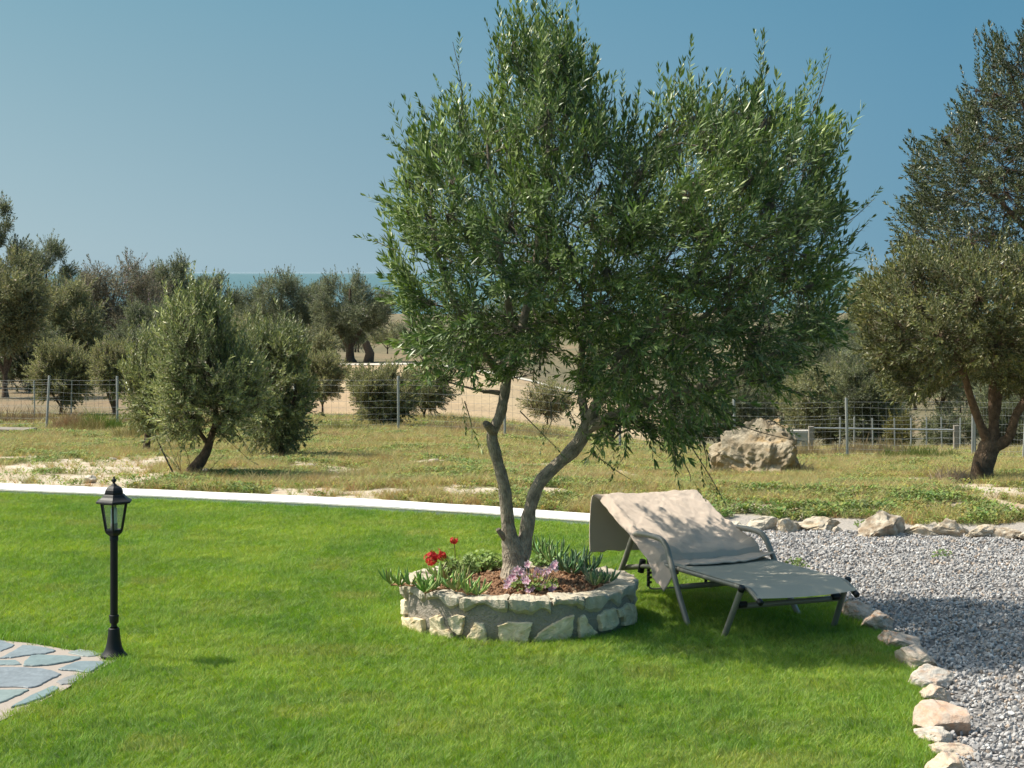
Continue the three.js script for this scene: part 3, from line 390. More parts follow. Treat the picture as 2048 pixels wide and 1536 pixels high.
// o: name, label, category, group, Z, poly (photo outline), limbs [[px, py, dz, radius_px]...], depth, nodes, sprigs, sprig geometries, tint, rise, shoots
let tris = 0;
function olive(o) {
  const R = rng(o.seed), Z = o.Z, P = (px, py, dz = 0) => at(px, py, Z).add(V(0, 0, dz)), poly = o.poly.map(([a, b]) => { const p = at(a, b, Z); return V(p.x, 0, p.y); });   // z holds height here
  const base = P(o.limbs[0][0][0], o.limbs[0][0][1], 0); if (o.foot !== undefined) base.y = o.foot; else base.y = ground(base.x, base.z);
  const g = thing(o.name, o.label, o.category ?? 'tree', base, o.group), scale = Z / F;
  let x0 = 1e9, x1 = -1e9, y0 = 1e9, y1 = -1e9; for (const p of poly) { x0 = Math.min(x0, p.x); x1 = Math.max(x1, p.x); y0 = Math.min(y0, p.z); y1 = Math.max(y1, p.z); }
  const edge = (x, y) => { let m = 1e9; for (let i = 0, j = poly.length - 1; i < poly.length; j = i++) { const a = poly[j], b = poly[i], dx = b.x - a.x, dz = b.z - a.z, t = clamp(((x - a.x) * dx + (y - a.z) * dz) / (dx * dx + dz * dz), 0, 1); m = Math.min(m, Math.hypot(x - a.x - dx * t, y - a.z - dz * t)); } return m; };
  const depth = o.depth, reach = o.reach ?? depth * 0.8, holes = o.holes ?? 0.42, hs = o.holeScale ?? 1.6, off = o.seed * 3.7;
  const lobes = o.lobes?.map(([a, b, dz, r]) => [P(a, b, dz), r * scale]), share = lobes?.reduce((a, l) => a + l[1] * l[1], 0);
  const sample = (shell) => { if (lobes) { let w = R() * share, i = 0; while (i < lobes.length - 1 && (w -= lobes[i][1] ** 2) > 0) i++; const [c, r] = lobes[i], u = R() * 2 - 1, a = R() * 6.283, q = Math.sqrt(1 - u * u), d = r * (shell ? Math.pow(R(), 0.3) : Math.sqrt(R()) * 0.8) * (1 + 0.3 * n3(Math.cos(a) * q * 1.7 + i * 5, u * 1.7 + off, Math.sin(a) * q * 1.7)); return V(c.x + Math.cos(a) * q * d, c.y + u * d * 0.9, c.z + Math.sin(a) * q * d); } for (let k = 0; k < 400; k++) { const x = mix(x0, x1, R()), y = mix(y0, y1, R()); if (!inside(poly, x, y)) continue; const d = edge(x, y) - (o.shrink ?? 0) - (o.ragged ?? 0) * Math.max(0, n2(x * (o.ragScale ?? 3) + off, y * (o.ragScale ?? 3))); if (d < 0) continue; const q = Math.min(1, d / reach), t = depth * Math.sqrt(1 - (1 - q) * (1 - q)), s = R() < 0.5 ? -1 : 1, z = s * t * (shell ? Math.pow(R(), 0.55) : Math.sqrt(R()) * 0.8); if (n3(x * hs + off, y * hs, z * hs) * 0.7 + 0.3 * n3(x * hs * 2.7, y * hs * 2.7 + off, z * hs * 2.7) < -holes) continue; return V(x, y, -Z + z); } return V((x0 + x1) / 2, (y0 + y1) / 2, -Z); };
  // limbs
  const trunk = new MB(), twigs = new MB(), nodes = [];
  o.limbs.forEach((limb, li) => {
    const pts = limb.map(([a, b, dz]) => P(a, b, dz ?? 0)); if (li === 0) { pts[0].y = base.y - 0.03; }
    const n = (pts.length - 1) * 4, cv = spline(pts, n), rad = cv.map((_, k) => { const t = k / n * (limb.length - 1), i = Math.min(limb.length - 2, Math.floor(t)); return mix(limb[i][3], limb[i + 1][3], t - i) * scale; });
    if (li === 0) { for (let k = 0; k < 4; k++) rad[k] *= 1 + 0.35 * Math.pow(1 - k / 4, 2); }
    const knobbly = cv.map((p, k) => rad[k] * (1 + 0.12 * n3(p.x * 9, p.y * 9, p.z * 9)));
    trunk.tube(cv.map((p) => p.clone().sub(base)), knobbly, o.sides ?? 14, [1, 1, 1], true, 0.4);
    cv.forEach((p, k) => { if (p.y > y0 - 0.1 || k > n * 0.6) nodes.push({ p, par: -1, r: 0, fixed: rad[k] }); });
  });
  // branches reach for points in the crown
  const targets = Array.from({ length: o.nodes }, () => sample(false)), heart = nodes.reduce((a, n) => a.add(n.p), V()).multiplyScalar(1 / nodes.length);
  const d0 = (p) => Math.min(...nodes.slice(0, 40).map((n) => n.p.distanceTo(p)));
  targets.map((p) => [d0(p), p]).sort((a, b) => a[0] - b[0]).forEach(([, p]) => { let best = 0, bd = 1e9; nodes.forEach((n, i) => { const d = n.p.distanceTo(p) + (n.p.y > p.y ? 0.35 * (n.p.y - p.y) : 0); if (d < bd) { bd = d; best = i; } }); nodes.push({ p, par: best, r: 0 }); });
  const tip = o.twig ?? 0.0035; for (let i = nodes.length - 1; i >= 0; i--) { const n = nodes[i]; if (n.fixed) continue; n.r = Math.max(tip, Math.pow(n.r, 1 / 2.4)); const q = nodes[n.par]; if (!q.fixed) q.r += Math.pow(n.r, 2.4); }
  for (const n of nodes) if (n.par >= 0) { const q = nodes[n.par], a = q.p, b = n.p, m = a.clone().lerp(b, 0.5).add(V((R() - 0.5) * 0.12, (R() - 0.3) * 0.1, (R() - 0.5) * 0.12).multiplyScalar(a.distanceTo(b))), r0 = Math.min(q.fixed ? Math.min(q.fixed * 0.8, n.r * 1.5) : q.r, n.r * 1.6); twigs.tube([a, m, b].map((p) => p.clone().sub(base)), [r0, (r0 + n.r) / 2, n.r], o.nodes > 200 ? 4 : 3, [1, 1, 1], false, 0.3); }
  // sprigs
  const lists = o.sprig.map(() => []), M = new THREE.Matrix4(), q = new THREE.Quaternion(), spin = new THREE.Quaternion(), up = V(0, 1, 0), rise = o.rise ?? 0.6;
  const put = (p, dir, s, c) => { q.setFromUnitVectors(up, dir); spin.setFromAxisAngle(up, R() * 6.283); q.multiply(spin); M.compose(p.clone().sub(base), q, V(s, s, s)); lists[Math.floor(R() * lists.length)].push({ m: M.clone(), c }); };
  const tone = (p) => { const big = n3(p.x * 1.1 + off, p.y * 1.1, p.z * 1.1), j = 0.75 + 0.5 * R(), t = clamp(0.5 + 0.5 * big + (R() - 0.5) * 0.6, 0, 1), c = mix3(o.tint[0], o.tint[1], t); return c.map((v) => v * j / SHARE); };
  const tall = y1 - y0, len = o.len ?? 0.26;
  for (let k = 0; k < o.sprigs; k++) {
    const p = sample(true); let best = null, bd = 1e9; for (const n of nodes) { const d = n.p.distanceToSquared(p); if (d < bd) { bd = d; best = n; } }
    const out = p.clone().sub(heart); out.y *= 0.6; out.normalize(); const away = p.clone().sub(best.p).normalize(), hh = (p.y - y0) / tall;
    const dir = away.multiplyScalar(0.6).addScaledVector(out, 0.55).add(V((R() - 0.5) * 0.9, rise * (1.5 * hh - 0.25) + (R() - 0.5) * 0.5, (R() - 0.5) * 0.9)).normalize();
    const s = (o.size ?? 1) * (0.6 + 0.85 * Math.pow(R(), 1.6)), b = p.clone().addScaledVector(dir, -len * s * 0.6);
    put(b, dir, s, tone(p));
    if (o.link !== false && bd > 0.0025) { const m = best.p.clone().lerp(b, 0.5).addScaledVector(dir, -0.04); twigs.tube([best.p, m, b].map((v) => v.clone().sub(base)), [0.003, 0.0026, 0.002].map((v) => v * (o.size ?? 1)), 3, [1, 1, 1], false, 0.3); }
  }
  for (let k = 0; k < (o.wisps ?? 0); k++) { const i = Math.floor(R() * poly.length), a = poly[i], b = poly[(i + 1) % poly.length], p = a.clone().lerp(b, R()); if (p.z < y0 + 0.3 * tall) continue; const w = V(p.x, p.z, -Z + (R() - 0.5) * depth * 0.7), out = w.clone().sub(heart).normalize(), d = V((R() - 0.5) * 0.5, 0.9 * rise + 0.3, (R() - 0.5) * 0.5).addScaledVector(out, 0.7).normalize(), s = (o.size ?? 1) * (0.9 + 0.7 * R()); w.addScaledVector(d, -len * s * (0.5 + 0.5 * R())).addScaledVector(out, -0.12 * R()); put(w, d, s, tone(w)); if (R() < 0.22 && p.z > y0 + 0.55 * tall) { const w2 = w.clone().addScaledVector(d, len * s * 0.85), d2 = d.clone().add(V((R() - 0.5) * 0.3, 0.45, (R() - 0.5) * 0.3)).normalize(); put(w2, d2, s * 0.75, tone(w2)); } }
  for (const [ax, ay, bx, by, dz = 0, leafy = 1] of o.shoots ?? []) {        // long free shoots
    const a = P(ax, ay, dz), b = P(bx, by, dz + 0.04), n = Math.max(2, Math.round(a.distanceTo(b) / (len * 0.62))), m = a.clone().lerp(b, 0.5).add(V(0.02, -0.02, 0.01)), cv = spline([a, m, b], 10); twigs.tube(cv.map((v) => v.clone().sub(base)), cv.map((_, k) => 0.004 - 0.00025 * k), 4, [1, 1, 1], false, 0.3);
    const dir = b.clone().sub(a).normalize(); for (let k = 0; k < n * leafy; k++) { const t = leafy < 1 ? R() : k / n; put(a.clone().lerp(b, t).addScaledVector(dir, -0.02).add(V((R() - 0.5) * 0.03, 0, (R() - 0.5) * 0.03)), dir.clone().add(V((R() - 0.5) * 0.35, 0, (R() - 0.5) * 0.35)).normalize(), (leafy < 1 ? 0.55 : 0.8), tone(b)); }
  }
  part(g, 'trunk', trunk.build(), o.bark); if (twigs.n) part(g, 'branches', twigs.build(), o.bark, 'stuff');
  if (o.bake) {                                            // one mesh of single leaves
    let nv = 0, ni = 0; lists.forEach((l, i) => { nv += l.length * o.sprig[i].attributes.position.count; ni += l.length * o.sprig[i].index.count; });
    const pos = new Float32Array(nv * 3), nor = new Float32Array(nv * 3), col = new Float32Array(nv * 3), idx = new Uint32Array(ni), p = V(), nm = new THREE.Matrix3(); let v = 0, q = 0;
    lists.forEach((l, i) => { const S = o.sprig[i], SP = S.attributes.position, SN = S.attributes.normal, SC = S.attributes.color, SI = S.index.array; for (const e of l) { nm.getNormalMatrix(e.m); for (let k = 0; k < SI.length; k++) idx[q++] = v + SI[k]; for (let k = 0; k < SP.count; k++, v++) { p.fromBufferAttribute(SP, k).applyMatrix4(e.m).toArray(pos, v * 3); p.fromBufferAttribute(SN, k).applyMatrix3(nm).normalize().toArray(nor, v * 3); col[v * 3] = SC.getX(k) * e.c[0]; col[v * 3 + 1] = SC.getY(k) * e.c[1]; col[v * 3 + 2] = SC.getZ(k) * e.c[2]; } } });
    const cg = new THREE.BufferGeometry(); cg.setAttribute('position', new THREE.BufferAttribute(pos, 3)); cg.setAttribute('normal', new THREE.BufferAttribute(nor, 3)); cg.setAttribute('color', new THREE.BufferAttribute(col, 3)); cg.setIndex(new THREE.BufferAttribute(idx, 1)); part(g, 'crown', cg, o.leaf ?? oliveLeaf, 'stuff'); tris += ni / 3;
  } else lists.forEach((l, i) => { if (l.length) g.add(inst('crown', o.sprig[i], o.leaf ?? oliveLeaf, l)); });
  return g;
}

const sprigA = [1, 2, 3, 8].map((s) => sprigGeo(s, {}));
{
  const t = olive({
    seed: 21, bake: true, name: 'olive_tree', label: 'young olive tree with forked grey trunk growing in the round planter', Z: 11.62, foot: 0.27, bark: barkGrey, depth: 1.05, reach: 0.62, nodes: 520, sprigs: 4700, wisps: 480, shrink: 0.02, ragged: 0.26, ragScale: 2.4, sprig: sprigA, holes: -0.02, holeScale: 2.3, rise: 0.9,
    tint: [[0.06, 0.115, 0.022], [0.15, 0.24, 0.040]],
    poly: [[905, 820], [860, 760], [815, 700], [800, 610], [775, 500], [785, 420], [815, 320], [845, 250], [905, 200], [960, 250], [990, 190], [1005, 90], [1045, 60], [1095, 50], [1130, 90], [1170, 130], [1185, 180], [1225, 220], [1250, 265], [1300, 235], [1350, 195], [1400, 190], [1450, 205], [1510, 200], [1560, 225], [1610, 230], [1650, 255], [1668, 320], [1655, 380], [1685, 430], [1688, 520], [1660, 580], [1672, 650], [1650, 730], [1610, 780], [1540, 800], [1480, 830], [1410, 850], [1370, 895], [1320, 900], [1280, 870], [1230, 890], [1190, 890], [1165, 840], [1130, 800], [1075, 770], [1020, 760], [975, 780], [945, 830]],
    limbs: [
      [[1032, 1150, 0, 28], [1030, 1112, 0, 27], [1019, 1072, 0.02, 16.5], [1014, 1025, 0.03, 13], [1008, 970, 0.04, 12], [994, 915, 0.05, 11.5], [984, 868, 0.06, 12], [1001, 828, 0.05, 11], [1010, 780, 0.03, 10.5], [1018, 735, 0, 10], [1040, 670, -0.05, 9], [1065, 560, -0.1, 8], [1085, 420, -0.1, 6], [1098, 260, -0.08, 4], [1102, 130, -0.05, 2]],
      [[1036, 1124, 0, 23], [1051, 1075, -0.02, 15], [1060, 1020, -0.04, 12.5], [1078, 970, -0.06, 12.5], [1108, 938, -0.08, 13], [1145, 905, -0.1, 14], [1168, 872, -0.1, 14], [1200, 800, -0.08, 11], [1260, 710, 0, 9.5], [1345, 600, 0.1, 8], [1430, 470, 0.15, 6], [1490, 330, 0.1, 4], [1520, 230, 0.1, 2]],
      [[1012, 765, 0.02, 8], [960, 690, 0.15, 7], [905, 590, 0.25, 6], [870, 470, 0.25, 4], [865, 350, 0.2, 2]],
      [[1175, 860, -0.1, 11], [1290, 800, 0.15, 8], [1410, 760, 0.35, 6.5], [1520, 710, 0.4, 5], [1620, 640, 0.35, 2.5]],
      [[1175, 860, -0.1, 10], [1165, 760, -0.3, 8], [1180, 620, -0.45, 7], [1215, 470, -0.5, 5], [1260, 330, -0.4, 2.5]],
      [[1205, 795, -0.08, 8], [1350, 690, -0.35, 7], [1480, 590, -0.5, 5], [1590, 470, -0.45, 3], [1630, 330, -0.4, 2]],
      [[1030, 700, -0.02, 8], [1010, 560, 0.4, 6], [985, 400, 0.45, 4], [975, 280, 0.35, 2]], [[988, 866, 0.06, 9], [978, 850, 0.12, 8], [972, 843, 0.16, 7]], [[1006, 786, 0.03, 6], [985, 783, 0.04, 4.5], [966, 782, 0.05, 4]], [[1012, 1075, 0.03, 9], [1000, 1062, 0.06, 6], [996, 1055, 0.07, 5]]],
    shoots: [[925, 230, 906, 85], [1060, 90, 1052, 50], [1085, 90, 1100, 0], [1120, 100, 1133, 40], [995, 150, 990, 55], [1170, 150, 1182, 95], [1200, 240, 1225, 175], [1500, 240, 1528, 70], [1600, 270, 1660, 110], [1330, 260, 1350, 150], [1385, 250, 1396, 148], [1430, 250, 1452, 155], [1480, 270, 1475, 175], [1560, 260, 1578, 205], [1640, 470, 1748, 396], [1650, 500, 1735, 445], [1655, 330, 1682, 245], [1640, 570, 1712, 518], [1650, 640, 1706, 600], [800, 500, 752, 482], [810, 430, 765, 405], [840, 320, 800, 295], [870, 260, 850, 225], [825, 620, 778, 600], [850, 700, 800, 690], [1230, 300, 1275, 222],
      [930, 800, 945, 880, 0.1], [900, 740, 840, 760, 0.2], [1100, 800, 1090, 860, 0.2, 0.8], [1040, 820, 1120, 900, 0.1, 0.5], [1250, 860, 1230, 925, 0.2], [1330, 860, 1340, 935, 0.3], [1390, 860, 1400, 930, 0.3], [1180, 900, 1260, 955, 0.1, 0.4], [1370, 880, 1440, 1000, 0.35, 0.35], [1350, 900, 1370, 950, 0.35, 0.5], [1430, 830, 1590, 872, 0.35, 0.5], [1480, 800, 1560, 850, 0.3, 0.8], [1560, 770, 1650, 800, 0.2], [1120, 790, 1150, 850, 0.25]],
  });
}
// the right-hand olive in the field, and a tree above it, its shaded side put into a darker leaf tint
const sprigB = [4, 5].map((s) => sprigGeo(s, { leaf: 0.05, width: 0.008, pairs: 10, len: 0.24, pale: 0.12, tones: [[1, 1, 1], [1.4, 1.25, 1], [0.65, 0.7, 0.6]] }));
olive({
  seed: 31, bake: true, name: 'olive_tree', label: 'spreading olive tree with brown forked trunk standing right of the boulder', Z: 22, bark: barkBrown, depth: 1.5, reach: 0.8, nodes: 300, sprigs: 4200, ragged: 0.25, ragScale: 1.6, sprig: sprigB, size: 1.15, holes: 0.14, holeScale: 1.5, rise: 0.5, wisps: 260, tint: [[0.085, 0.105, 0.028], [0.185, 0.205, 0.06]],
  poly: [[1790, 800], [1745, 730], [1715, 660], [1692, 605], [1730, 565], [1775, 540], [1820, 500], [1870, 490], [1930, 480], [2010, 500], [2100, 510], [2200, 560], [2260, 650], [2230, 740], [2140, 790], [2060, 795], [1990, 775], [1940, 765], [1870, 770], [1830, 800]],
  limbs: [[[1962, 968, 0, 21], [1966, 930, 0, 21], [1978, 895, 0, 22], [1988, 855, 0, 11], [1985, 790, 0, 9], [1995, 700, 0, 8], [2005, 600, 0, 5], [2005, 540, 0, 2]], [[1980, 890, 0, 11], [1955, 845, 0.1, 8.5], [1932, 790, 0.2, 7.5], [1905, 720, 0.3, 6.5], [1850, 640, 0.35, 4], [1800, 580, 0.3, 2]], [[1983, 895, 0, 13], [2012, 875, 0.1, 10], [2022, 830, 0.2, 8.5], [2045, 790, 0.25, 8], [2100, 720, 0.3, 6], [2170, 620, 0.2, 3]], [[1988, 860, -0.05, 9], [2008, 800, -0.25, 7], [2020, 700, -0.5, 6], [1960, 590, -0.6, 4], [1930, 530, -0.5, 2]], [[1964, 950, 0.1, 8], [1952, 935, 0.18, 5], [1945, 922, 0.2, 4]]],
  shoots: [[1760, 600, 1700, 580], [1830, 780, 1770, 800], [1900, 770, 1840, 815, 0.2, 0.6], [1750, 650, 1700, 640], [1800, 560, 1770, 515]],
});
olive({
  seed: 33, bake: true, name: 'olive_tree', label: 'tall tree hanging over the spreading olive with leaf tint darkened as shade', Z: 25.5, bark: barkBrown, depth: 2.0, reach: 1.2, nodes: 320, sprigs: 7600, ragged: 0.2, ragScale: 1.6, sprig: sprigB, size: 1.25, holes: 0.34, holeScale: 1.3, rise: 0.5, wisps: 300, tint: [[0.034, 0.052, 0.014], [0.074, 0.102, 0.028]],
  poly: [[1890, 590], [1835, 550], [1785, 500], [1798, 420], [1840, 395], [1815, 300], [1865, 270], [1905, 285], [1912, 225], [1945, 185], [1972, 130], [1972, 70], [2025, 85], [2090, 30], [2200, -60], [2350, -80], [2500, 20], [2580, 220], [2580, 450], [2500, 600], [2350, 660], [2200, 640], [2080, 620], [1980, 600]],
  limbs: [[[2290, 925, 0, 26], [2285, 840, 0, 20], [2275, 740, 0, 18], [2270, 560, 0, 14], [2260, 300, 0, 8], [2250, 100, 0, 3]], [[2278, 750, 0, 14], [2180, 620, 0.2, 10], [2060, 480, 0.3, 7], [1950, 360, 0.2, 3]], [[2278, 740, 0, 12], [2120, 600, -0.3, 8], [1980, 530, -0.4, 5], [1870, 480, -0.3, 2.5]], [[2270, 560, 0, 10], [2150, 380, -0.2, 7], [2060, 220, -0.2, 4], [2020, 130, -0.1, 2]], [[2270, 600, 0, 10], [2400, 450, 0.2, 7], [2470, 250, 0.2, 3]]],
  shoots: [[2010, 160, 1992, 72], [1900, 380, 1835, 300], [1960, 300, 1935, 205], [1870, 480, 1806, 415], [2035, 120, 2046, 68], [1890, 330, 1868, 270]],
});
// young olives at the left
const sprigC = [6, 7].map((s) => sprigGeo(s, { leaf: 0.055, width: 0.007, pairs: 11, len: 0.30, pale: 0.2 }));
olive({ seed: 41, bake: true, name: 'olive_tree', label: 'bushy young olive with leaning dark trunk just behind the kerb wall', Z: 20.4, bark: barkDark, depth: 0.62, reach: 0.42, nodes: 240, sprigs: 1500, shrink: 0.02, ragged: 0.3, len: 0.3, sprig: sprigC, size: 1.05, holes: 0.02, holeScale: 2.8, rise: 0.8, wisps: 420, tint: [[0.145, 0.185, 0.07], [0.245, 0.295, 0.105]],
  poly: [[325, 905], [308, 820], [322, 740], [318, 650], [342, 620], [380, 595], [405, 590], [425, 610], [450, 620], [465, 680], [500, 700], [520, 740], [530, 800], [505, 860], [470, 870], [440, 880], [420, 850], [390, 880], [360, 870]],
  limbs: [[[376, 972, 0, 15], [392, 935, 0, 13], [412, 905, 0, 9], [424, 868, 0, 7], [432, 830, 0, 6], [420, 740, 0, 5], [405, 650, 0, 2.5]], [[426, 862, 0, 7], [470, 810, 0.1, 5], [500, 750, 0.1, 3]], [[418, 890, 0, 5], [380, 830, 0.1, 4], [350, 740, 0.15, 3]]],
  shoots: [[375, 640, 345, 605], [400, 620, 402, 588], [430, 650, 448, 610], [360, 940, 345, 910], [372, 950, 350, 930], [385, 940, 372, 890, 0.1, 0.8], [440, 860, 500, 915, 0.1, 0.8], [470, 850, 505, 905, 0.1, 0.7], [365, 955, 358, 900, 0.1], [395, 950, 440, 920, 0.1, 0.5]] });
olive({ seed: 42, bake: true, name: 'olive_tree', label: 'dense olive bush with foliage hanging to the ground', Z: 25.5, bark: barkDark, depth: 0.8, reach: 0.5, nodes: 200, sprigs: 1500, shrink: 0.02, ragged: 0.3, len: 0.3, sprig: sprigC, size: 1.15, holes: 0.05, holeScale: 2.4, rise: 0.6, wisps: 320, tint: [[0.125, 0.16, 0.058], [0.215, 0.26, 0.09]],
  poly: [[500, 890], [480, 820], [475, 740], [495, 690], [520, 650], [545, 680], [575, 665], [600, 690], [612, 740], [620, 800], [610, 860], [590, 895], [545, 900]],
  limbs: [[[560, 915, 0, 11], [556, 880, 0, 9], [550, 800, 0, 8], [548, 700, 0, 3]], [[556, 870, 0, 6], [590, 800, 0.1, 4], [600, 720, 0.1, 2]]], shoots: [[590, 870, 640, 850, 0.1], [600, 880, 630, 870, 0.1], [540, 690, 545, 630], [590, 700, 600, 662]] });
olive({ seed: 43, bake: true, name: 'olive_tree', label: 'slender pale green young olive left of the leaning one', Z: 28, bark: barkDark, depth: 0.55, reach: 0.4, nodes: 120, sprigs: 750, shrink: 0.02, ragged: 0.3, len: 0.3, sprig: sprigC, size: 1.15, holes: 0.05, holeScale: 2.4, rise: 0.9, wisps: 200, tint: [[0.14, 0.175, 0.065], [0.22, 0.26, 0.09]],
  poly: [[275, 860], [255, 800], [250, 740], [268, 705], [295, 688], [315, 710], [335, 740], [345, 800], [335, 850], [310, 870]], limbs: [[[292, 888, 0, 6.5], [296, 860, 0, 6], [300, 800, 0, 6], [298, 720, 0, 2]]], shoots: [[290, 710, 296, 680], [270, 730, 262, 700]] });

// grove beyond the fence, coarse foliage
const clump = [51, 52].map((s) => { const R = rng(s), mb = new MB(), T = [[1, 1, 1], [1.3, 1.22, 1.15], [0.72, 0.75, 0.7], [1.5, 1.4, 1.5]].map((t) => t.map((v) => v * SHARE)); for (let k = 0; k < 44; k++) { const a = R() * 6.283, u = R() * 2 - 1, r = 0.22 * Math.cbrt(R()), w = Math.sqrt(1 - u * u), o = V(Math.cos(a) * w * r, u * r * 0.8 + 0.1, Math.sin(a) * w * r), d = V(Math.cos(a) * w + (R() - 0.5), u + 0.5 + (R() - 0.5), Math.sin(a) * w + (R() - 0.5)).normalize(); leafInto(mb, o, d, V(R() - 0.5, 1, R() - 0.5), 0.08 + 0.05 * R(), 0.014 + 0.007 * R(), T[Math.floor(R() * 4)]); } return mb.build(); });
const groveLeaf = phys({ vertexColors: true, roughness: 1, transmission: 0.35, thickness: 0, side: THREE.DoubleSide });
const sprayFar = [53, 54].map((s) => sprigGeo(s, { leaf: 0.12, width: 0.016, pairs: 9, len: 0.62, stem: 0.006, pale: 0.12 }));
function groveTree(seed, label, cx, top, hw, D, opt = {}) {
  top -= 12; hw *= 1.16;
  const R = rng(seed * 13 + 1), b = onGround(cx, D), bottom = HORIZON + F * (EYE - b.y) / D, span = bottom - top, low = bottom - span * (opt.clear ?? 0.1), my = (top + low) / 2, hh = (low - top) / 2, poly = [];
  for (let k = 0; k < 20; k++) { const a = k / 20 * 6.283, r = 0.82 + 0.3 * (n2(k * 0.55 + seed * 5, seed) * 0.5 + 0.5) * (k % 2 ? 1 : 0.85); poly.push([cx + Math.sin(a) * hw * r * 1.05, my - Math.cos(a) * hh * r]); }
  const lobes = [[cx, my + hh * 0.2, 0, Math.min(hw, hh) * 0.55]], nl = opt.lobes ?? 17; for (let k = 0; k < nl; k++) { const a = k * 2.4 + R(), e = 0.45 + 0.3 * R(), up = 1 - 2 * (k + 0.5) / nl, q = Math.sqrt(1 - up * up), rr = (0.17 + 0.25 * R()) * Math.min(hw, hh); lobes.push([cx + Math.cos(a) * q * (hw - rr * 0.8) * (0.8 + 0.3 * R()), my - up * (hh - rr) * (0.85 + 0.25 * R()), Math.sin(a) * q * hw * e * D / F, rr]); }
  const tw = (opt.trunk ?? 0.045) * span / 2, lean = (R() - 0.5) * hw * 0.3, vol = hw * hh / 3000;
  return olive({ seed, poly, lobes, name: opt.name ?? 'olive_tree', label, group: opt.group, Z: D, bark: opt.bark ?? barkDark, depth: hw * D / F * 0.9, reach: hw * D / F * 0.7, nodes: opt.nodes ?? 60, sprigs: Math.round((opt.n ?? 900) * clamp(vol, 0.35, 2)), sprig: opt.fine ? sprigC : [...clump, ...sprayFar], leaf: groveLeaf, len: opt.fine ? 0.3 : 0.4, size: (opt.size ?? 1), link: false, holes: opt.holes ?? 0.3, holeScale: opt.hs ?? 0.85, rise: opt.fine ? 1.0 : 0.7, twig: 0.012, sides: 9, tint: opt.tint ?? [[0.075, 0.08, 0.042], [0.125, 0.128, 0.068]],
    limbs: [[[cx + lean * 0.2, bottom, 0, tw], [cx, bottom - span * 0.12, 0, tw * 0.8], [cx + lean, my + hh * 0.4, 0, tw * 0.55], [cx, my - hh * 0.5, 0, tw * 0.2]], [[cx, bottom - span * 0.15, 0, tw * 0.6], [cx - hw * 0.45, my + hh * 0.2, 0.3, tw * 0.4], [cx - hw * 0.6, my - hh * 0.2, 0.3, tw * 0.15]], [[cx, bottom - span * 0.15, 0, tw * 0.6], [cx + hw * 0.4, my + hh * 0.2, -0.3, tw * 0.4], [cx + hw * 0.6, my - hh * 0.2, -0.3, tw * 0.15]]] });
}
const GREY = [[0.115, 0.138, 0.07], [0.195, 0.225, 0.115]], LIGHT = [[0.16, 0.175, 0.075], [0.25, 0.265, 0.115]];
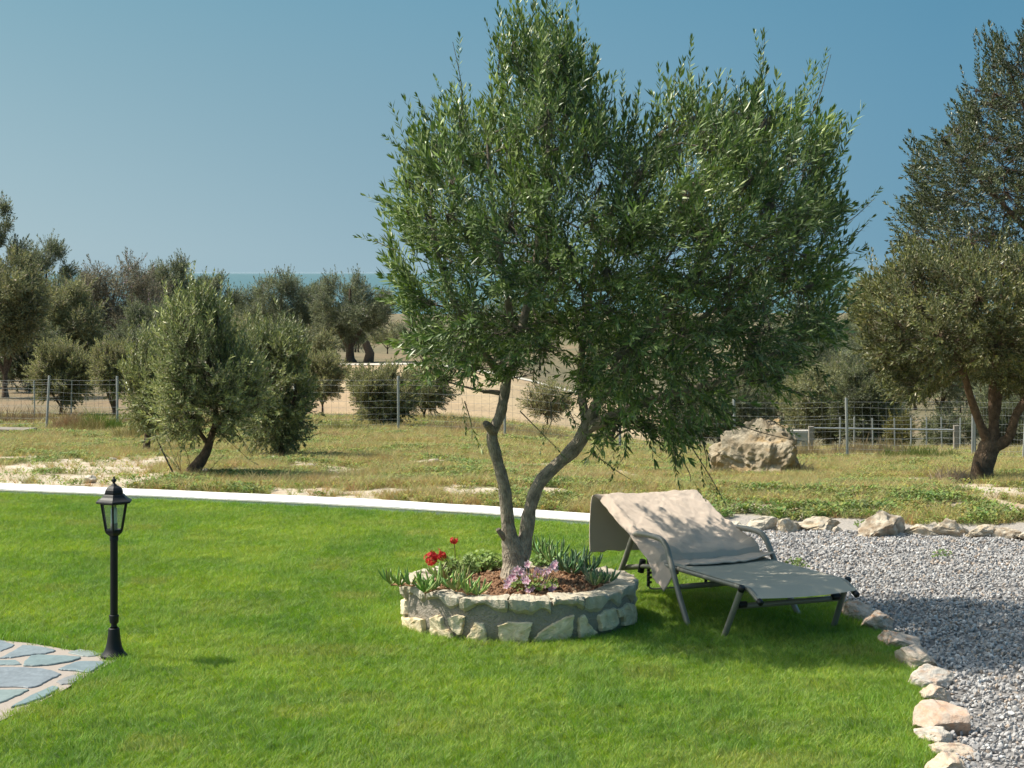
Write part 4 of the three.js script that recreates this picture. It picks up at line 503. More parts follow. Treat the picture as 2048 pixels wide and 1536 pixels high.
const grove = [
  [61, 'tall dark olive rising highest at the end of the grove', -5, 405, 48, 78, { tint: GREY }], [62, 'rounded bright green olive in front of the tall dark one', 10, 512, 82, 62, { tint: LIGHT, clear: 0.25 }], [63, 'peaked grey olive with a narrow crown beside the tall dark one', 92, 470, 55, 92, { tint: GREY }],
  [64, 'wide grey olive with bare twigs showing through the crown', 235, 515, 100, 88, { tint: [[0.135, 0.125, 0.08], [0.19, 0.178, 0.11]], n: 1000 }], [65, 'round green olive leaning out from the wide grey one', 135, 560, 70, 74, { tint: LIGHT }], [66, 'upright grey olive standing behind the leaning young one', 352, 522, 52, 98, { tint: GREY }], [67, 'grey olive with two rounded tops in the grove', 425, 545, 46, 104, { tint: GREY }], [68, 'low grey olive in the gap of the grove skyline', 498, 582, 45, 118, { tint: GREY }], [69, 'broad olive with a crown of separate round clumps', 562, 546, 58, 108, { tint: GREY, holes: 0.2 }], [70, 'narrow olive with a straight dark trunk next to the old one', 626, 572, 38, 116, { tint: GREY, clear: 0.3, trunk: 0.1 }], [71, 'old olive with a massive gnarled trunk by the pale track', 700, 553, 78, 104, { tint: GREY, clear: 0.2, trunk: 0.11, n: 1200 }],
  [48, 'pale olive scrub in front of the low grey olive', 505, 645, 46, 88, { tint: LIGHT, clear: 0 }], [49, 'round olive scrub before the crown of separate clumps', 575, 650, 42, 92, { tint: GREY, clear: 0 }], [50, 'low grey scrub behind the slender young olive', 345, 640, 48, 80, { tint: GREY, clear: 0 }], [47, 'pale scrub at the foot of the narrow straight olive', 640, 668, 30, 100, { tint: LIGHT, clear: 0 }], [55, 'olive in the second row between the peaked and the wide grey ones', 150, 545, 60, 112, { tint: GREY }], [56, 'dark olive in the second row behind the upright grey one', 300, 540, 55, 122, { tint: GREY }], [57, 'squat olive under the upright grey one', 385, 610, 55, 92, { tint: GREY }], [58, 'squat pale olive under the grey one with two tops', 455, 640, 50, 96, { tint: LIGHT }], [59, 'low olive filling the ground left of the narrow one', 590, 655, 40, 122, { tint: GREY }], [60, 'deep shaded olive at the very edge of the grove', -30, 560, 60, 70, { tint: GREY }], [54, 'low olive scrub below the round green olive', 60, 660, 60, 66, { tint: GREY, clear: 0 }], [53, 'low olive scrub between the round green olive and the wide one', 175, 655, 50, 78, { tint: GREY, clear: 0 }], [52, 'shaded scrub beneath the wide grey olive', 270, 665, 60, 76, { tint: GREY, clear: 0 }], [51, 'scrub behind the broad olive of separate clumps', 530, 650, 40, 125, { tint: LIGHT, clear: 0 }],
  [72, 'small olive farther back behind the massive trunk', 775, 652, 38, 150, { tint: LIGHT, clear: 0.15 }], [73, 'round olive half hidden behind the planter tree foliage', 850, 642, 52, 135, { tint: GREY }], [74, 'far olive showing through the planter tree crown', 940, 640, 50, 140, { tint: GREY }], [75, 'grey olive filling the grove behind the bright green one', 40, 600, 70, 84, { tint: GREY }], [76, 'dark shaded olive at the foot of the wide grey one', 300, 610, 60, 84, { tint: GREY }], [77, 'grey olive behind the crown clumps', 460, 600, 60, 125, { tint: GREY }],
];
for (const a of grove) groveTree(...a);
const shrubs = [[81, 'light green olive shrub behind the left fence post', 122, 688, 54, 46, { tint: LIGHT, clear: 0.12, fine: true, size: 1.25, n: 1650 }], [82, 'olive sapling with a thin straight trunk behind the fence', 228, 690, 40, 44.5, { tint: LIGHT, clear: 0.3, fine: true, size: 1.25, n: 1500, trunk: 0.06 }], [83, 'small olive on a thin stem in front of the tan field', 645, 712, 46, 49, { tint: LIGHT, clear: 0.2, fine: true, size: 1.25, n: 1650, trunk: 0.04 }], [84, 'broad olive shrub right behind the middle fence post', 762, 738, 62, 41, { tint: LIGHT, clear: 0.03, fine: true, size: 1.25, n: 1950 }], [85, 'olive shrub with bare lower stems beside the broad one', 848, 735, 48, 45, { tint: LIGHT, clear: 0.14, fine: true, size: 1.25, n: 1500 }], [86, 'small pale olive seen between the two limbs of the planter tree', 1095, 772, 40, 52, { tint: LIGHT, clear: 0.1, fine: true, size: 1.25, n: 1200 }]];
for (const a of shrubs) groveTree(...a);
const DARKG = [[0.085, 0.105, 0.045], [0.15, 0.175, 0.068]];
for (const a of [[91, 'tall dark evergreen thicket behind the right fence post', 1655, 715, 85, 58, { tint: LIGHT, clear: 0.0, size: 0.8, n: 1100, name: 'thicket', hs: 1 }], [92, 'dark green round bush beside the thicket', 1730, 735, 60, 56, { tint: DARKG, clear: 0.0, size: 0.75, n: 1200, name: 'thicket' }], [93, 'yellow green low bush behind the pipe rail', 1800, 835, 30, 48, { tint: [[0.12, 0.12, 0.02], [0.18, 0.16, 0.03]], clear: 0, size: 0.5, n: 700, name: 'bush' }], [94, 'grey green bush filling the slope left of the boulder', 1450, 760, 90, 62, { tint: DARKG, clear: 0, size: 0.8, n: 900, name: 'thicket' }], [95, 'dark low bush on the slope behind the tall right olive', 2010, 800, 70, 60, { tint: DARKG, clear: 0, size: 0.7, n: 900, name: 'bush' }], [96, 'dusty grey bush under the pale slope', 1775, 800, 45, 62, { tint: GREY, clear: 0, size: 0.7, n: 700, name: 'bush' }], [97, 'dusty green bush at the end of the pipe rail', 1900, 830, 55, 58, { tint: DARKG, clear: 0, size: 0.6, n: 700, name: 'bush' }]]) groveTree(...a);
{ // olives scattered down the far slope: one of a kind, cloned
  const protos = [0, 1, 2].map((k) => { const t = groveTree(101 + k, 'far olive tree dotted on the hazy slope toward the sea', 1640 + k * 40, [668, 690, 655][k], 26, [210, 260, 300][k], { tint: [GREY, DARKG, GREY][k], clear: 0.04, n: 1000, trunk: 0.03, size: 1.3, nodes: 24, name: 'far_olive_tree', group: 'far olives on the slope' }); return t; });
  const R = rng(88); for (let k = 0; k < 230; k++) {
    const D = (k % 3 ? 120 : 72) * Math.pow(8, R()), px = k % 4 === 3 ? 300 + R() * 1100 : 1530 + R() * 700; if (k % 4 === 3 && D < 140) continue;
    const p = onGround(px, D), c = protos[k % 3].clone(); c.name = numbered('far_olive_tree'); c.position.copy(p); c.rotation.y = R() * 6.28; const s = 0.6 + 0.5 * R() + D / 1800; c.scale.set(s, s * (0.8 + 0.3 * R()), s); scene.add(c);
  }
}

// ---------------------------------------------------------------- weeds of the field
{
  const weed = (seed) => { const r = rng(seed), mb = new MB(); for (let k = 0; k < 16; k++) { const a = r() * 6.283, d = 0.05 * r(), el = 0.25 + 0.8 * r(), c = r() < 0.25 ? [1.4, 1.25, 1] : [0.8 + 0.4 * r(), 0.85 + 0.3 * r(), 0.9]; leafInto(mb, V(Math.cos(a) * d, 0.005 + 0.045 * r(), Math.sin(a) * d), V(Math.cos(a), el, Math.sin(a)).normalize(), V(0, 1, 0), 0.02 + 0.016 * r(), 0.005 + 0.004 * r(), c); } return mb.build(); };
  const straw = (seed) => { const r = rng(seed), mb = new MB(); for (let k = 0; k < 18; k++) { const a = r() * 6.283, d = 0.05 * r(), h = 0.05 + 0.08 * r(), c = [0.8 + 0.5 * r(), 0.85 + 0.4 * r(), 0.9], x = Math.cos(a) * d, z = Math.sin(a) * d, l = h * (0.3 + 0.9 * r()), b = r() * 6.28, w = 0.0022; mb.t(mb.v(x - w, 0, z - w * 0.5, c), mb.v(x + w, 0, z + w * 0.5, c), mb.v(x + Math.cos(b) * l, h, z + Math.sin(b) * l, c)); } return mb.build(); };
  const R = rng(66), lists = [[], [], [], []], M = new THREE.Matrix4(), q = new THREE.Quaternion(), up = V(0, 1, 0);
  for (let k = 0; k < 170000; k++) {
    const D = 15.6 * Math.pow(47 / 15.6, Math.pow(R(), 0.85)), x = (R() * 2 - 1) * 0.345 * D; if (D < edgeD(x) + (x > 1.4 ? 0.75 + 0.4 * n2(x * 1.2, D) : 0.5)) continue;
    const b = bare(x, D); if (b > -0.12 + 0.16 * R() && R() > 0.05) continue;
    const lush = fbm2(x * 0.45 + 20, D * 0.45, 3) + 0.35 * fbm2(x * 2.2, D * 2.2, 2) + 0.25 * sstep(1100, 1500, 1024 + F * x / D) * sstep(20, 17, D), dry = R() < 0.36 - lush * 0.7, far = sstep(28, 44, D), s = (0.7 + 0.6 * R()) * (1 + 0.8 * far) * (dry ? 0.9 : 0.8 + 0.5 * clamp(lush + 0.3, 0, 1));
    let c = dry ? mix3([0.36, 0.28, 0.11], [0.48, 0.40, 0.2], R()) : mix3([0.29, 0.285, 0.055], [0.135, 0.19, 0.042], clamp(0.45 + lush * 1.1 + (R() - 0.5) * 0.5, 0, 1)); c = c.map((v) => v * (0.8 + 0.4 * R()));
    M.compose(V(x, ground(x, -D) - 0.004, -D), q.setFromAxisAngle(up, R() * 6.283), V(s, s, s)); lists[(dry ? 2 : 0) + (k & 1)].push({ m: M.clone(), c });
  }
  const wm = phys({ vertexColors: true, roughness: 1, transmission: 0.25, thickness: 0, side: THREE.DoubleSide, clearcoat: 0.15, clearcoatRoughness: 0.5 });
  const g = new THREE.Group(); g.name = 'field_weeds'; tag(g, 'low green and straw coloured weeds growing over the field', 'weeds', null, 'stuff'); scene.add(g);
  lists.forEach((l, i) => { if (l.length) g.add(inst(i < 2 ? 'weed_leaves' : 'dry_stalks', i < 2 ? weed(400 + i) : straw(410 + i), wm, l)); });
}
// clumps of tall grass along the fence
function tallGrass(px, D, w, h, n, c0, c1, label, seed, spread = 0.55) {
  const R = rng(seed), mb = new MB(), p = onGround(px, D);
  for (let k = 0; k < n; k++) { const a = R() * 6.283, d = w * Math.sqrt(R()), x = Math.cos(a) * d, z = Math.sin(a) * d * 0.7, hh = h * (0.35 + 0.7 * R()) * (1 - 0.65 * (d / w) ** 2) * (1 + 0.6 * n2(x * 2.3 + seed, z * 2.3)), b = R() * 6.283, l = hh * spread * (0.2 + R()), c = mix3(c0, c1, R()), ww = 0.004 + 0.003 * R(), y = ground(p.x + x, p.z + z) - p.y; const i0 = mb.v(x - ww, y, z, c), i1 = mb.v(x + ww, y, z, c), m0 = mb.v(x - ww * 0.8 + Math.cos(b) * l * 0.3, y + hh * 0.6, z + Math.sin(b) * l * 0.3, c), m1 = mb.v(x + ww * 0.8 + Math.cos(b) * l * 0.3, y + hh * 0.6, z + Math.sin(b) * l * 0.3, c), t = mb.v(x + Math.cos(b) * l, y + hh, z + Math.sin(b) * l, c); mb.q(i0, i1, m1, m0); mb.t(m0, m1, t); }
  const m = single('tall_grass_clump', mb.build(), phys({ vertexColors: true, roughness: 1, transmission: 0.3, thickness: 0, side: THREE.DoubleSide }), label, 'grass clump'); m.position.copy(p); return m;
}
tallGrass(208, 38.5, 0.45, 0.62, 900, [0.10, 0.17, 0.02], [0.18, 0.25, 0.04], 'bright green tall grass clump against the left fence', 1);
tallGrass(140, 38.8, 0.5, 0.5, 900, [0.30, 0.17, 0.08], [0.40, 0.29, 0.15], 'rusty dry grass clump beside the bright green one', 2, 0.8);
tallGrass(175, 38.2, 0.5, 0.45, 700, [0.24, 0.21, 0.06], [0.36, 0.29, 0.12], 'straw coloured grass clump between rusty and green clumps', 3, 0.7);
tallGrass(690, 38.6, 0.6, 0.3, 800, [0.22, 0.24, 0.05], [0.34, 0.30, 0.12], 'yellowing grass clump under the middle fence', 4, 0.8);
tallGrass(660, 35, 0.55, 0.16, 500, [0.34, 0.17, 0.07], [0.42, 0.27, 0.12], 'pile of orange dead grass near the olive bush', 5, 1.4);
tallGrass(1600, 36.5, 0.7, 0.35, 900, [0.34, 0.24, 0.11], [0.44, 0.34, 0.18], 'dry tan grass clump behind the boulder', 6, 0.7);
tallGrass(1740, 37.5, 1.0, 0.42, 1300, [0.32, 0.22, 0.11], [0.42, 0.33, 0.19], 'dry brown stalks along the right fence', 7, 0.5);
tallGrass(1840, 35.5, 0.9, 0.3, 1400, [0.10, 0.16, 0.025], [0.20, 0.23, 0.05], 'green grass clump at the foot of the right fence', 8, 0.7);
tallGrass(1605, 24.2, 0.28, 0.2, 420, [0.30, 0.25, 0.17], [0.40, 0.34, 0.24], 'dead grey weeds at the base of the boulder', 9, 1.0);
tallGrass(540, 19.3, 0.5, 0.13, 900, [0.28, 0.24, 0.10], [0.40, 0.34, 0.16], 'dry grass tuft at the foot of the leaning olive', 10, 1.0);
tallGrass(300, 34, 0.7, 0.5, 900, [0.26, 0.22, 0.07], [0.36, 0.30, 0.12], 'yellow dry grass clump behind the slender young olive', 11, 0.6);
tallGrass(1905, 21.6, 0.3, 0.25, 260, [0.32, 0.24, 0.16], [0.44, 0.36, 0.26], 'pale dead twigs around the foot of the tall right olive', 12, 1.1);

tallGrass(30, 43, 1.3, 0.45, 1500, [0.24, 0.15, 0.08], [0.34, 0.25, 0.13], 'brown dry brush behind the far wire fence', 13, 0.6);
tallGrass(330, 42, 1.4, 0.4, 1500, [0.25, 0.17, 0.09], [0.38, 0.28, 0.14], 'straw brown brush behind the slender young olive and fence', 14, 0.6);
tallGrass(480, 41, 1.2, 0.3, 1200, [0.22, 0.21, 0.06], [0.36, 0.30, 0.12], 'yellow grass strip behind the fence by the dense olive bush', 15, 0.7);
tallGrass(950, 40, 1.4, 0.35, 1500, [0.32, 0.22, 0.12], [0.42, 0.32, 0.18], 'tan dry grass behind the fence left of the planter tree trunk', 16, 0.6);
tallGrass(1080, 39, 0.9, 0.3, 900, [0.30, 0.23, 0.11], [0.40, 0.32, 0.16], 'tan dry grass behind the fence seen between the forked trunks', 17, 0.6);
// ---------------------------------------------------------------- fence
const galv = std({ color: rgb(0.36, 0.37, 0.37), metalness: 0.35, roughness: 0.55 }), wireMat = std({ color: rgb(0.30, 0.31, 0.31), metalness: 0.4, roughness: 0.5 });
function fence(name, label, posts, h, wires, step, wr) {                // posts: [px, D]
  const P = posts.map(([px, D]) => onGround(px, D)), g = thing(name, label, 'fence', P[0]), R = rng(posts.length * 9 + 2);
  P.forEach((p, i) => { const mb = new MB(), b = p.clone().sub(P[0]), lean = V((R() - 0.5) * 0.05, 0, (R() - 0.5) * 0.05); if (i === 1 && wires.length > 6) lean.set(0.07, 0, 0); mb.tube([b.clone().add(V(0, -0.1, 0)), b.clone().add(lean).add(V(0, h, 0))], h > 1.1 ? 0.026 : 0.018, 8); p.lean = lean; part(g, 'post', mb.build(), galv); });
  for (let i = 1; i < P.length; i++) {
    const a = P[i - 1].clone().sub(P[0]), b = P[i].clone().sub(P[0]), mb = new MB(), n = Math.round(a.distanceTo(b) / step), top = wires[wires.length - 1], pos = (t, y) => { const p = a.clone().lerp(b, t), q = ground(p.x + P[0].x, p.z + P[0].z) - P[0].y; p.y = mix(q, p.y, 0.5) + y - 0.02 * Math.sin(t * 3.14) * (1 + n2(i * 3, y * 9)); p.z += 0.04 * n2(t * 4 + i, y * 2); p.addScaledVector(P[i - 1].lean, (1 - t) * y / h).addScaledVector(P[i].lean, t * y / h); return p; };
    for (const y of wires) mb.tube(Array.from({ length: 9 }, (_, k) => pos(k / 8, y)), wr, 3, [1, 1, 1], false);
    for (let k = 1; k < n; k++) mb.tube([pos(k / n, wires[0]), pos(k / n, top * 0.5), pos(k / n, top)], wr, 3, [1, 1, 1], false);
    part(g, 'wire_mesh', mb.build(), wireMat);
  }
  return g;
}
const W9 = [0.04, 0.12, 0.21, 0.31, 0.42, 0.55, 0.70, 0.86, 1.02, 1.12];
fence('wire_fence', 'galvanised wire stock fence on metal posts along the field edge', [[-150, 40], [92, 39], [235, 39], [385, 39], [590, 38.6], [797, 38.2], [1010, 37.6], [1240, 37], [1470, 36.4], [1695, 36], [1945, 36.4]], 1.2, W9, 0.16, 0.0022);
fence('wire_fence', 'wire fence turning away downhill behind the tall right olive', [[1950, 36.5], [2046, 34], [2160, 32]], 1.25, W9, 0.16, 0.0022);
fence('wire_fence', 'lower wire fence on thin stakes behind the pipe rail', [[1560, 44], [1680, 44], [1708, 44], [1746, 44.4], [1790, 44.6], [1822, 44.8], [1853, 45], [1884, 45], [1920, 44.6]], 0.85, [0.1, 0.35, 0.6, 0.8], 0.4, 0.003);
fence('wire_fence', 'far wire fence on thin stakes behind the leaning fence post', [[-40, 45], [70, 45], [142, 45.5], [225, 46]], 1.0, [0.05, 0.2, 0.4, 0.6, 0.8, 0.95], 0.3, 0.003);
{ // pipe rail on concrete stubs
  const a = onGround(1622, 40.5), b = onGround(1912, 41.5), g = thing('pipe_rail', 'grey horizontal pipe rail on two concrete stub posts behind the fence', 'rail', a), mb = new MB(); mb.tube([V(0, 0.62, 0), b.clone().sub(a).add(V(0, 0.55, 0))], 0.02, 8); part(g, 'pipe', mb.build(), galv);
  for (const p of [a, b]) { const s = box(0.11, 0.74, 0.11, 0.01); s.translate(0, 0.29, 0); s.applyMatrix4(new THREE.Matrix4().setPosition(p.clone().sub(a))); part(g, 'stub_post', s, std({ color: rgb(0.27, 0.235, 0.20), bumpMap: grainTex, bumpScale: 0.01 })); }
}
{ const p = onGround(1560, 43), s = box(1.5, 0.62, 0.25, 0.02); s.translate(0, 0.22, 0); const m = single('concrete_block', s, std({ color: rgb(0.42, 0.38, 0.34), bumpMap: roughTex, bumpScale: 0.01 }), 'low concrete wall stub behind the boulder', 'wall'); m.position.copy(p); m.rotation.y = 0.1; }
{ const p = onGround(-40, 37.5), s = box(2.3, 0.24, 0.5, 0.02); s.translate(0, 0.04, 0); const m = single('concrete_ledge', s, std({ color: rgb(0.24, 0.21, 0.18), bumpMap: roughTex, bumpScale: 0.02 }), 'low concrete ledge at the field corner by the leaning fence post', 'ledge'); m.position.copy(p); m.rotation.y = -0.25; }
{ const a = onGround(352, 20.6), mb = new MB(); mb.tube([V(0, -0.03, 0), V((312 - 352) / F * 20.6, 0.46, 0.05)], [0.011, 0.009], 7); const m = single('stake', mb.build(), std({ color: rgb(0.03, 0.03, 0.03), roughness: 0.6 }), 'thin black stake leaning beside the young olive trunk', 'stake'); m.position.copy(a); }
{ const p = onGround(736, 103), mb = new MB(); mb.tube([V(0, -0.1, 0), V(0.1, 0.5, 0), V(-0.1, 1.0, 0), V(0.05, 1.15, 0)], [0.32, 0.26, 0.22, 0.08], 9); const m = single('tree_stump', mb.build(), barkDark, 'dark broken stump beside the old olive', 'stump'); m.position.copy(p); }

// ---------------------------------------------------------------- garden lamp
{
  const p = groundPix(228, 1322), g = thing('garden_lamp', 'black garden lamp post with six sided lantern beside the flagstone path', 'lamp', p.clone().add(V(0, 0.024, 0))), black = phys({ color: rgb(0.007, 0.0075, 0.008), roughness: 0.5, specularIntensity: 0.7, bumpMap: grainTex, bumpScale: 0.0006 });
  const lathe = (pts, n = 40, tw = 0) => { const l = new THREE.LatheGeometry(pts.map(([x, y]) => new THREE.Vector2(x, y)), n); if (tw) l.rotateY(tw); return l; }, flat = (l) => { const x = l.toNonIndexed(); x.computeVertexNormals(); return x; };
  part(g, 'base', lathe([[0, 0], [0.075, 0], [0.077, 0.006], [0.073, 0.014], [0.058, 0.03], [0.046, 0.055], [0.039, 0.09], [0.034, 0.13], [0.032, 0.158], [0.0285, 0.164], [0, 0.164]]), black);
  part(g, 'collar', lathe([[0, 0.164], [0.024, 0.164], [0.017, 0.176], [0.017, 0.186], [0.026, 0.196], [0.026, 0.226], [0.028, 0.228], [0.028, 0.236], [0.024, 0.238], [0, 0.238]]), black);
  part(g, 'post', lathe([[0, 0.238], [0.0215, 0.238], [0.0215, 0.655], [0.0245, 0.658], [0.0245, 0.688], [0, 0.688]]), black);
  const T = 0.12; part(g, 'lantern_base', flat(lathe([[0, 0.684], [0.026, 0.684], [0.047, 0.7], [0.053, 0.706], [0.053, 0.716], [0.046, 0.718], [0, 0.718]], 6, T)), black);
  const hex = (r, y, k) => { const a = k / 6 * Math.PI * 2 + T; return V(Math.sin(a) * r, y, Math.cos(a) * r); };
  for (let k = 0; k < 6; k++) { const mb = new MB(); mb.tube([hex(0.050, 0.714, k), hex(0.079, 0.874, k)], 0.0055, 6); part(g, 'frame_bar', mb.build(), black); }
  const ring = new MB(); for (const [r, y] of [[0.079, 0.872], [0.0505, 0.717]]) for (let k = 0; k < 6; k++) ring.tube([hex(r, y, k), hex(r, y, k + 1)], 0.0055, 6); part(g, 'frame_ring', ring.build(), black);
  const glass = phys({ color: rgb(0.86, 0.88, 0.86), roughness: 0.06, transmission: 0.92, thickness: 0, ior: 1.45, side: THREE.DoubleSide });
  for (let k = 0; k < 6; k++) { const mb = new MB(), a = mb.v(...hex(0.0495, 0.718, k).toArray()), b = mb.v(...hex(0.0495, 0.718, k + 1).toArray()), c = mb.v(...hex(0.0775, 0.870, k + 1).toArray()), d = mb.v(...hex(0.0775, 0.870, k).toArray()); mb.q(a, b, c, d); part(g, 'pane', mb.build(), glass); }
  const roof = part(g, 'roof', flat(lathe([[0, 0.874], [0.106, 0.874], [0.111, 0.879], [0.108, 0.885], [0.09, 0.894], [0.074, 0.906], [0.065, 0.918], [0.058, 0.922], [0, 0.922]], 6, T)), black);
  part(roof, 'dome', flat(lathe([[0.055, 0.918], [0.0565, 0.93], [0.053, 0.945], [0.043, 0.958], [0.028, 0.967], [0.016, 0.971], [0, 0.972]], 6, T)), black);
  part(roof, 'finial', lathe([[0.018, 0.967], [0.015, 0.975], [0.007, 0.981], [0.006, 0.986], [0.012, 0.993], [0.0135, 0.999], [0.011, 1.006], [0.005, 1.011], [0.006, 1.015], [0.003, 1.021], [0, 1.024]], 20), black);
  const bulb = part(g, 'bulb', lathe([[0.017, 0.757], [0.019, 0.765], [0.019, 0.835], [0.014, 0.846], [0, 0.849]], 20), phys({ color: rgb(0.5, 0.62, 0.62), roughness: 0.25 }));
  part(bulb, 'bulb_socket', lathe([[0, 0.716], [0.02, 0.716], [0.02, 0.757], [0, 0.757]], 20), std({ color: rgb(0.16, 0.16, 0.16), roughness: 0.5 }));
}

// ---------------------------------------------------------------- sun lounger and towel
const LO = V(1.42, 0, -10.87), LA = 24 * Math.PI / 180, LU = V(Math.sin(LA), 0, Math.cos(LA)), LV = V(Math.cos(LA), 0, -Math.sin(LA));
const lp = (u, v, h) => LU.clone().multiplyScalar(u).addScaledVector(LV, v).add(V(0, h, 0));
const backAt = (t) => [mix(-1.10, -1.90, t), mix(0.325, 0.655, t)];      // along the raised back
{
  const g = thing('sun_lounger', 'grey metal sun lounger with raised back standing on the lawn edge', 'sun lounger', LO), metal = phys({ color: rgb(0.27, 0.25, 0.21), metalness: 0.15, roughness: 0.42, clearcoat: 0.15, clearcoatRoughness: 0.4 }), blackP = std({ color: rgb(0.012, 0.012, 0.014), roughness: 0.5 });
  const W = 0.68, tube = (name, pts, r, n = 0, m = metal) => { const mb = new MB(); mb.tube(n ? spline(pts, n, 0.35) : pts, r, 14); return part(g, name, mb.build(), m); };
  for (const [s, v] of [[-1, -0.03], [1, W + 0.03]]) {
    tube('arm_frame', [lp(-0.66, v + s * 0.035, 0.005), lp(-0.80, v + s * 0.02, 0.17), lp(-0.95, v + s * 0.005, 0.38), lp(-1.0, v, 0.45), lp(-1.06, v, 0.487), lp(-1.14, v, 0.497), lp(-1.28, v, 0.495), lp(-1.40, v, 0.487), lp(-1.46, v, 0.46), lp(-1.50, v, 0.41), lp(-1.60, v, 0.26), lp(-1.765, v + s * 0.02, 0.005)], 0.0185, 80);
    const leg = tube('foot_leg', [lp(-0.265, v + s * 0.02, 0.005), lp(-0.085, v + s * 0.004, 0.325)], 0.0185); const mb = new MB(); mb.tube([lp(-0.088, v + s * 0.004, 0.318), lp(-0.074, v + s * 0.003, 0.345)], [0.0205, 0.0195], 14); part(leg, 'end_cap', mb.build(), blackP);
    const vr = s < 0 ? 0.005 : W - 0.005, rail = tube('side_rail', [lp(-1.10, vr, 0.325), lp(-0.6, vr, 0.326), lp(-0.10, vr, 0.328), lp(-0.03, vr, 0.316), lp(0.055, vr, 0.276)], 0.0165, 40); const m2 = new MB(); m2.tube([lp(0.05, vr, 0.279), lp(0.075, vr, 0.267)], 0.0185, 14); part(rail, 'end_cap', m2.build(), blackP);
    tube('back_rail', [lp(...[-1.10, vr, 0.325]), lp(-1.25, vr, 0.375), lp(-1.5, vr, 0.49), lp(-1.90, vr, 0.655)], 0.0165, 24);
    tube('bracket', [lp(-0.145, vr + s * 0.02, 0.225), lp(-0.145, vr - s * 0.03, 0.225)], 0.02, 0, blackP);
    tube('lower_rail', [lp(-0.93, vr, 0.30), lp(-1.3, vr, 0.285), lp(-1.66, vr, 0.23)], 0.014, 12);
    tube('pivot_clamp', [lp(-1.43, vr - s * 0.005, 0.23), lp(-1.40, vr - s * 0.005, 0.31)], 0.022, 0, blackP);
  }
  tube('cross_bar', [lp(-0.16, -0.02, 0.212), lp(-0.16, W + 0.02, 0.212)], 0.017);
  tube('cross_bar', [lp(-0.84, -0.02, 0.225), lp(-0.84, W + 0.02, 0.225)], 0.017);
  tube('cross_bar', [lp(-1.62, -0.02, 0.225), lp(-1.62, W + 0.02, 0.225)], 0.013);
  tube('head_bar', [lp(-1.90, 0.0, 0.655), lp(-1.90, W, 0.655)], 0.0165);
  // ratchet struts and their wire stay
  for (const v of [0.12, W - 0.12]) { const mb = new MB(); mb.tube([lp(-1.52, v, 0.49), lp(-1.53, v, 0.11)], 0.011, 8); for (let k = 0; k < 6; k++) mb.add(box(0.03, 0.014, 0.02, 0.002), [1, 1, 1], new THREE.Matrix4().makeRotationY(LA).setPosition(lp(-1.515, v, 0.14 + k * 0.032))); part(g, 'ratchet_strut', mb.build(), blackP); }
  tube('stay_wire', [lp(-1.53, 0.12, 0.12), lp(-1.53, 0.14, 0.095), lp(-1.53, 0.2, 0.09), lp(-1.53, W - 0.2, 0.09), lp(-1.53, W - 0.14, 0.095), lp(-1.53, W - 0.12, 0.12)], 0.006, 30);
  // sling
  const weave = tex(256, 256, (u, v) => { const a = Math.sin(u * 2 * Math.PI * 32), b = Math.sin(v * 2 * Math.PI * 32); return 0.5 + 0.25 * a * Math.sign(b) + 0.25 * b * Math.sign(a); }); weave.repeat.set(3, 3);
  const slingM = phys({ color: rgb(0.52, 0.475, 0.385), bumpMap: weave, bumpScale: 0.0008, roughness: 0.95, specularIntensity: 0.4 });
  const strip = (us, sag) => { const mb = new MB(), n = 24, rows = us.map(([u, h]) => Array.from({ length: n + 1 }, (_, k) => { const t = k / n, p = lp(u, mix(-0.008, W + 0.008, t), h + 0.018 - sag * Math.sin(t * Math.PI)); return mb.v(p.x, p.y, p.z, [1, 1, 1], u * 4, t * 3); })); for (let r = 1; r < rows.length; r++) for (let k = 0; k < n; k++) mb.q(rows[r - 1][k], rows[r - 1][k + 1], rows[r][k + 1], rows[r][k]); return mb.build(); };
  part(g, 'seat_sling', strip([[-1.08, 0.325], [-0.8, 0.326], [-0.5, 0.326], [-0.2, 0.327], [-0.1, 0.328], [-0.04, 0.318], [0.06, 0.276]], 0.012), slingM);
  part(g, 'back_sling', strip([[-1.12, 0.335], [-1.25, 0.375], [-1.5, 0.49], [-1.7, 0.573], [-1.89, 0.651]], 0.02), slingM);
}
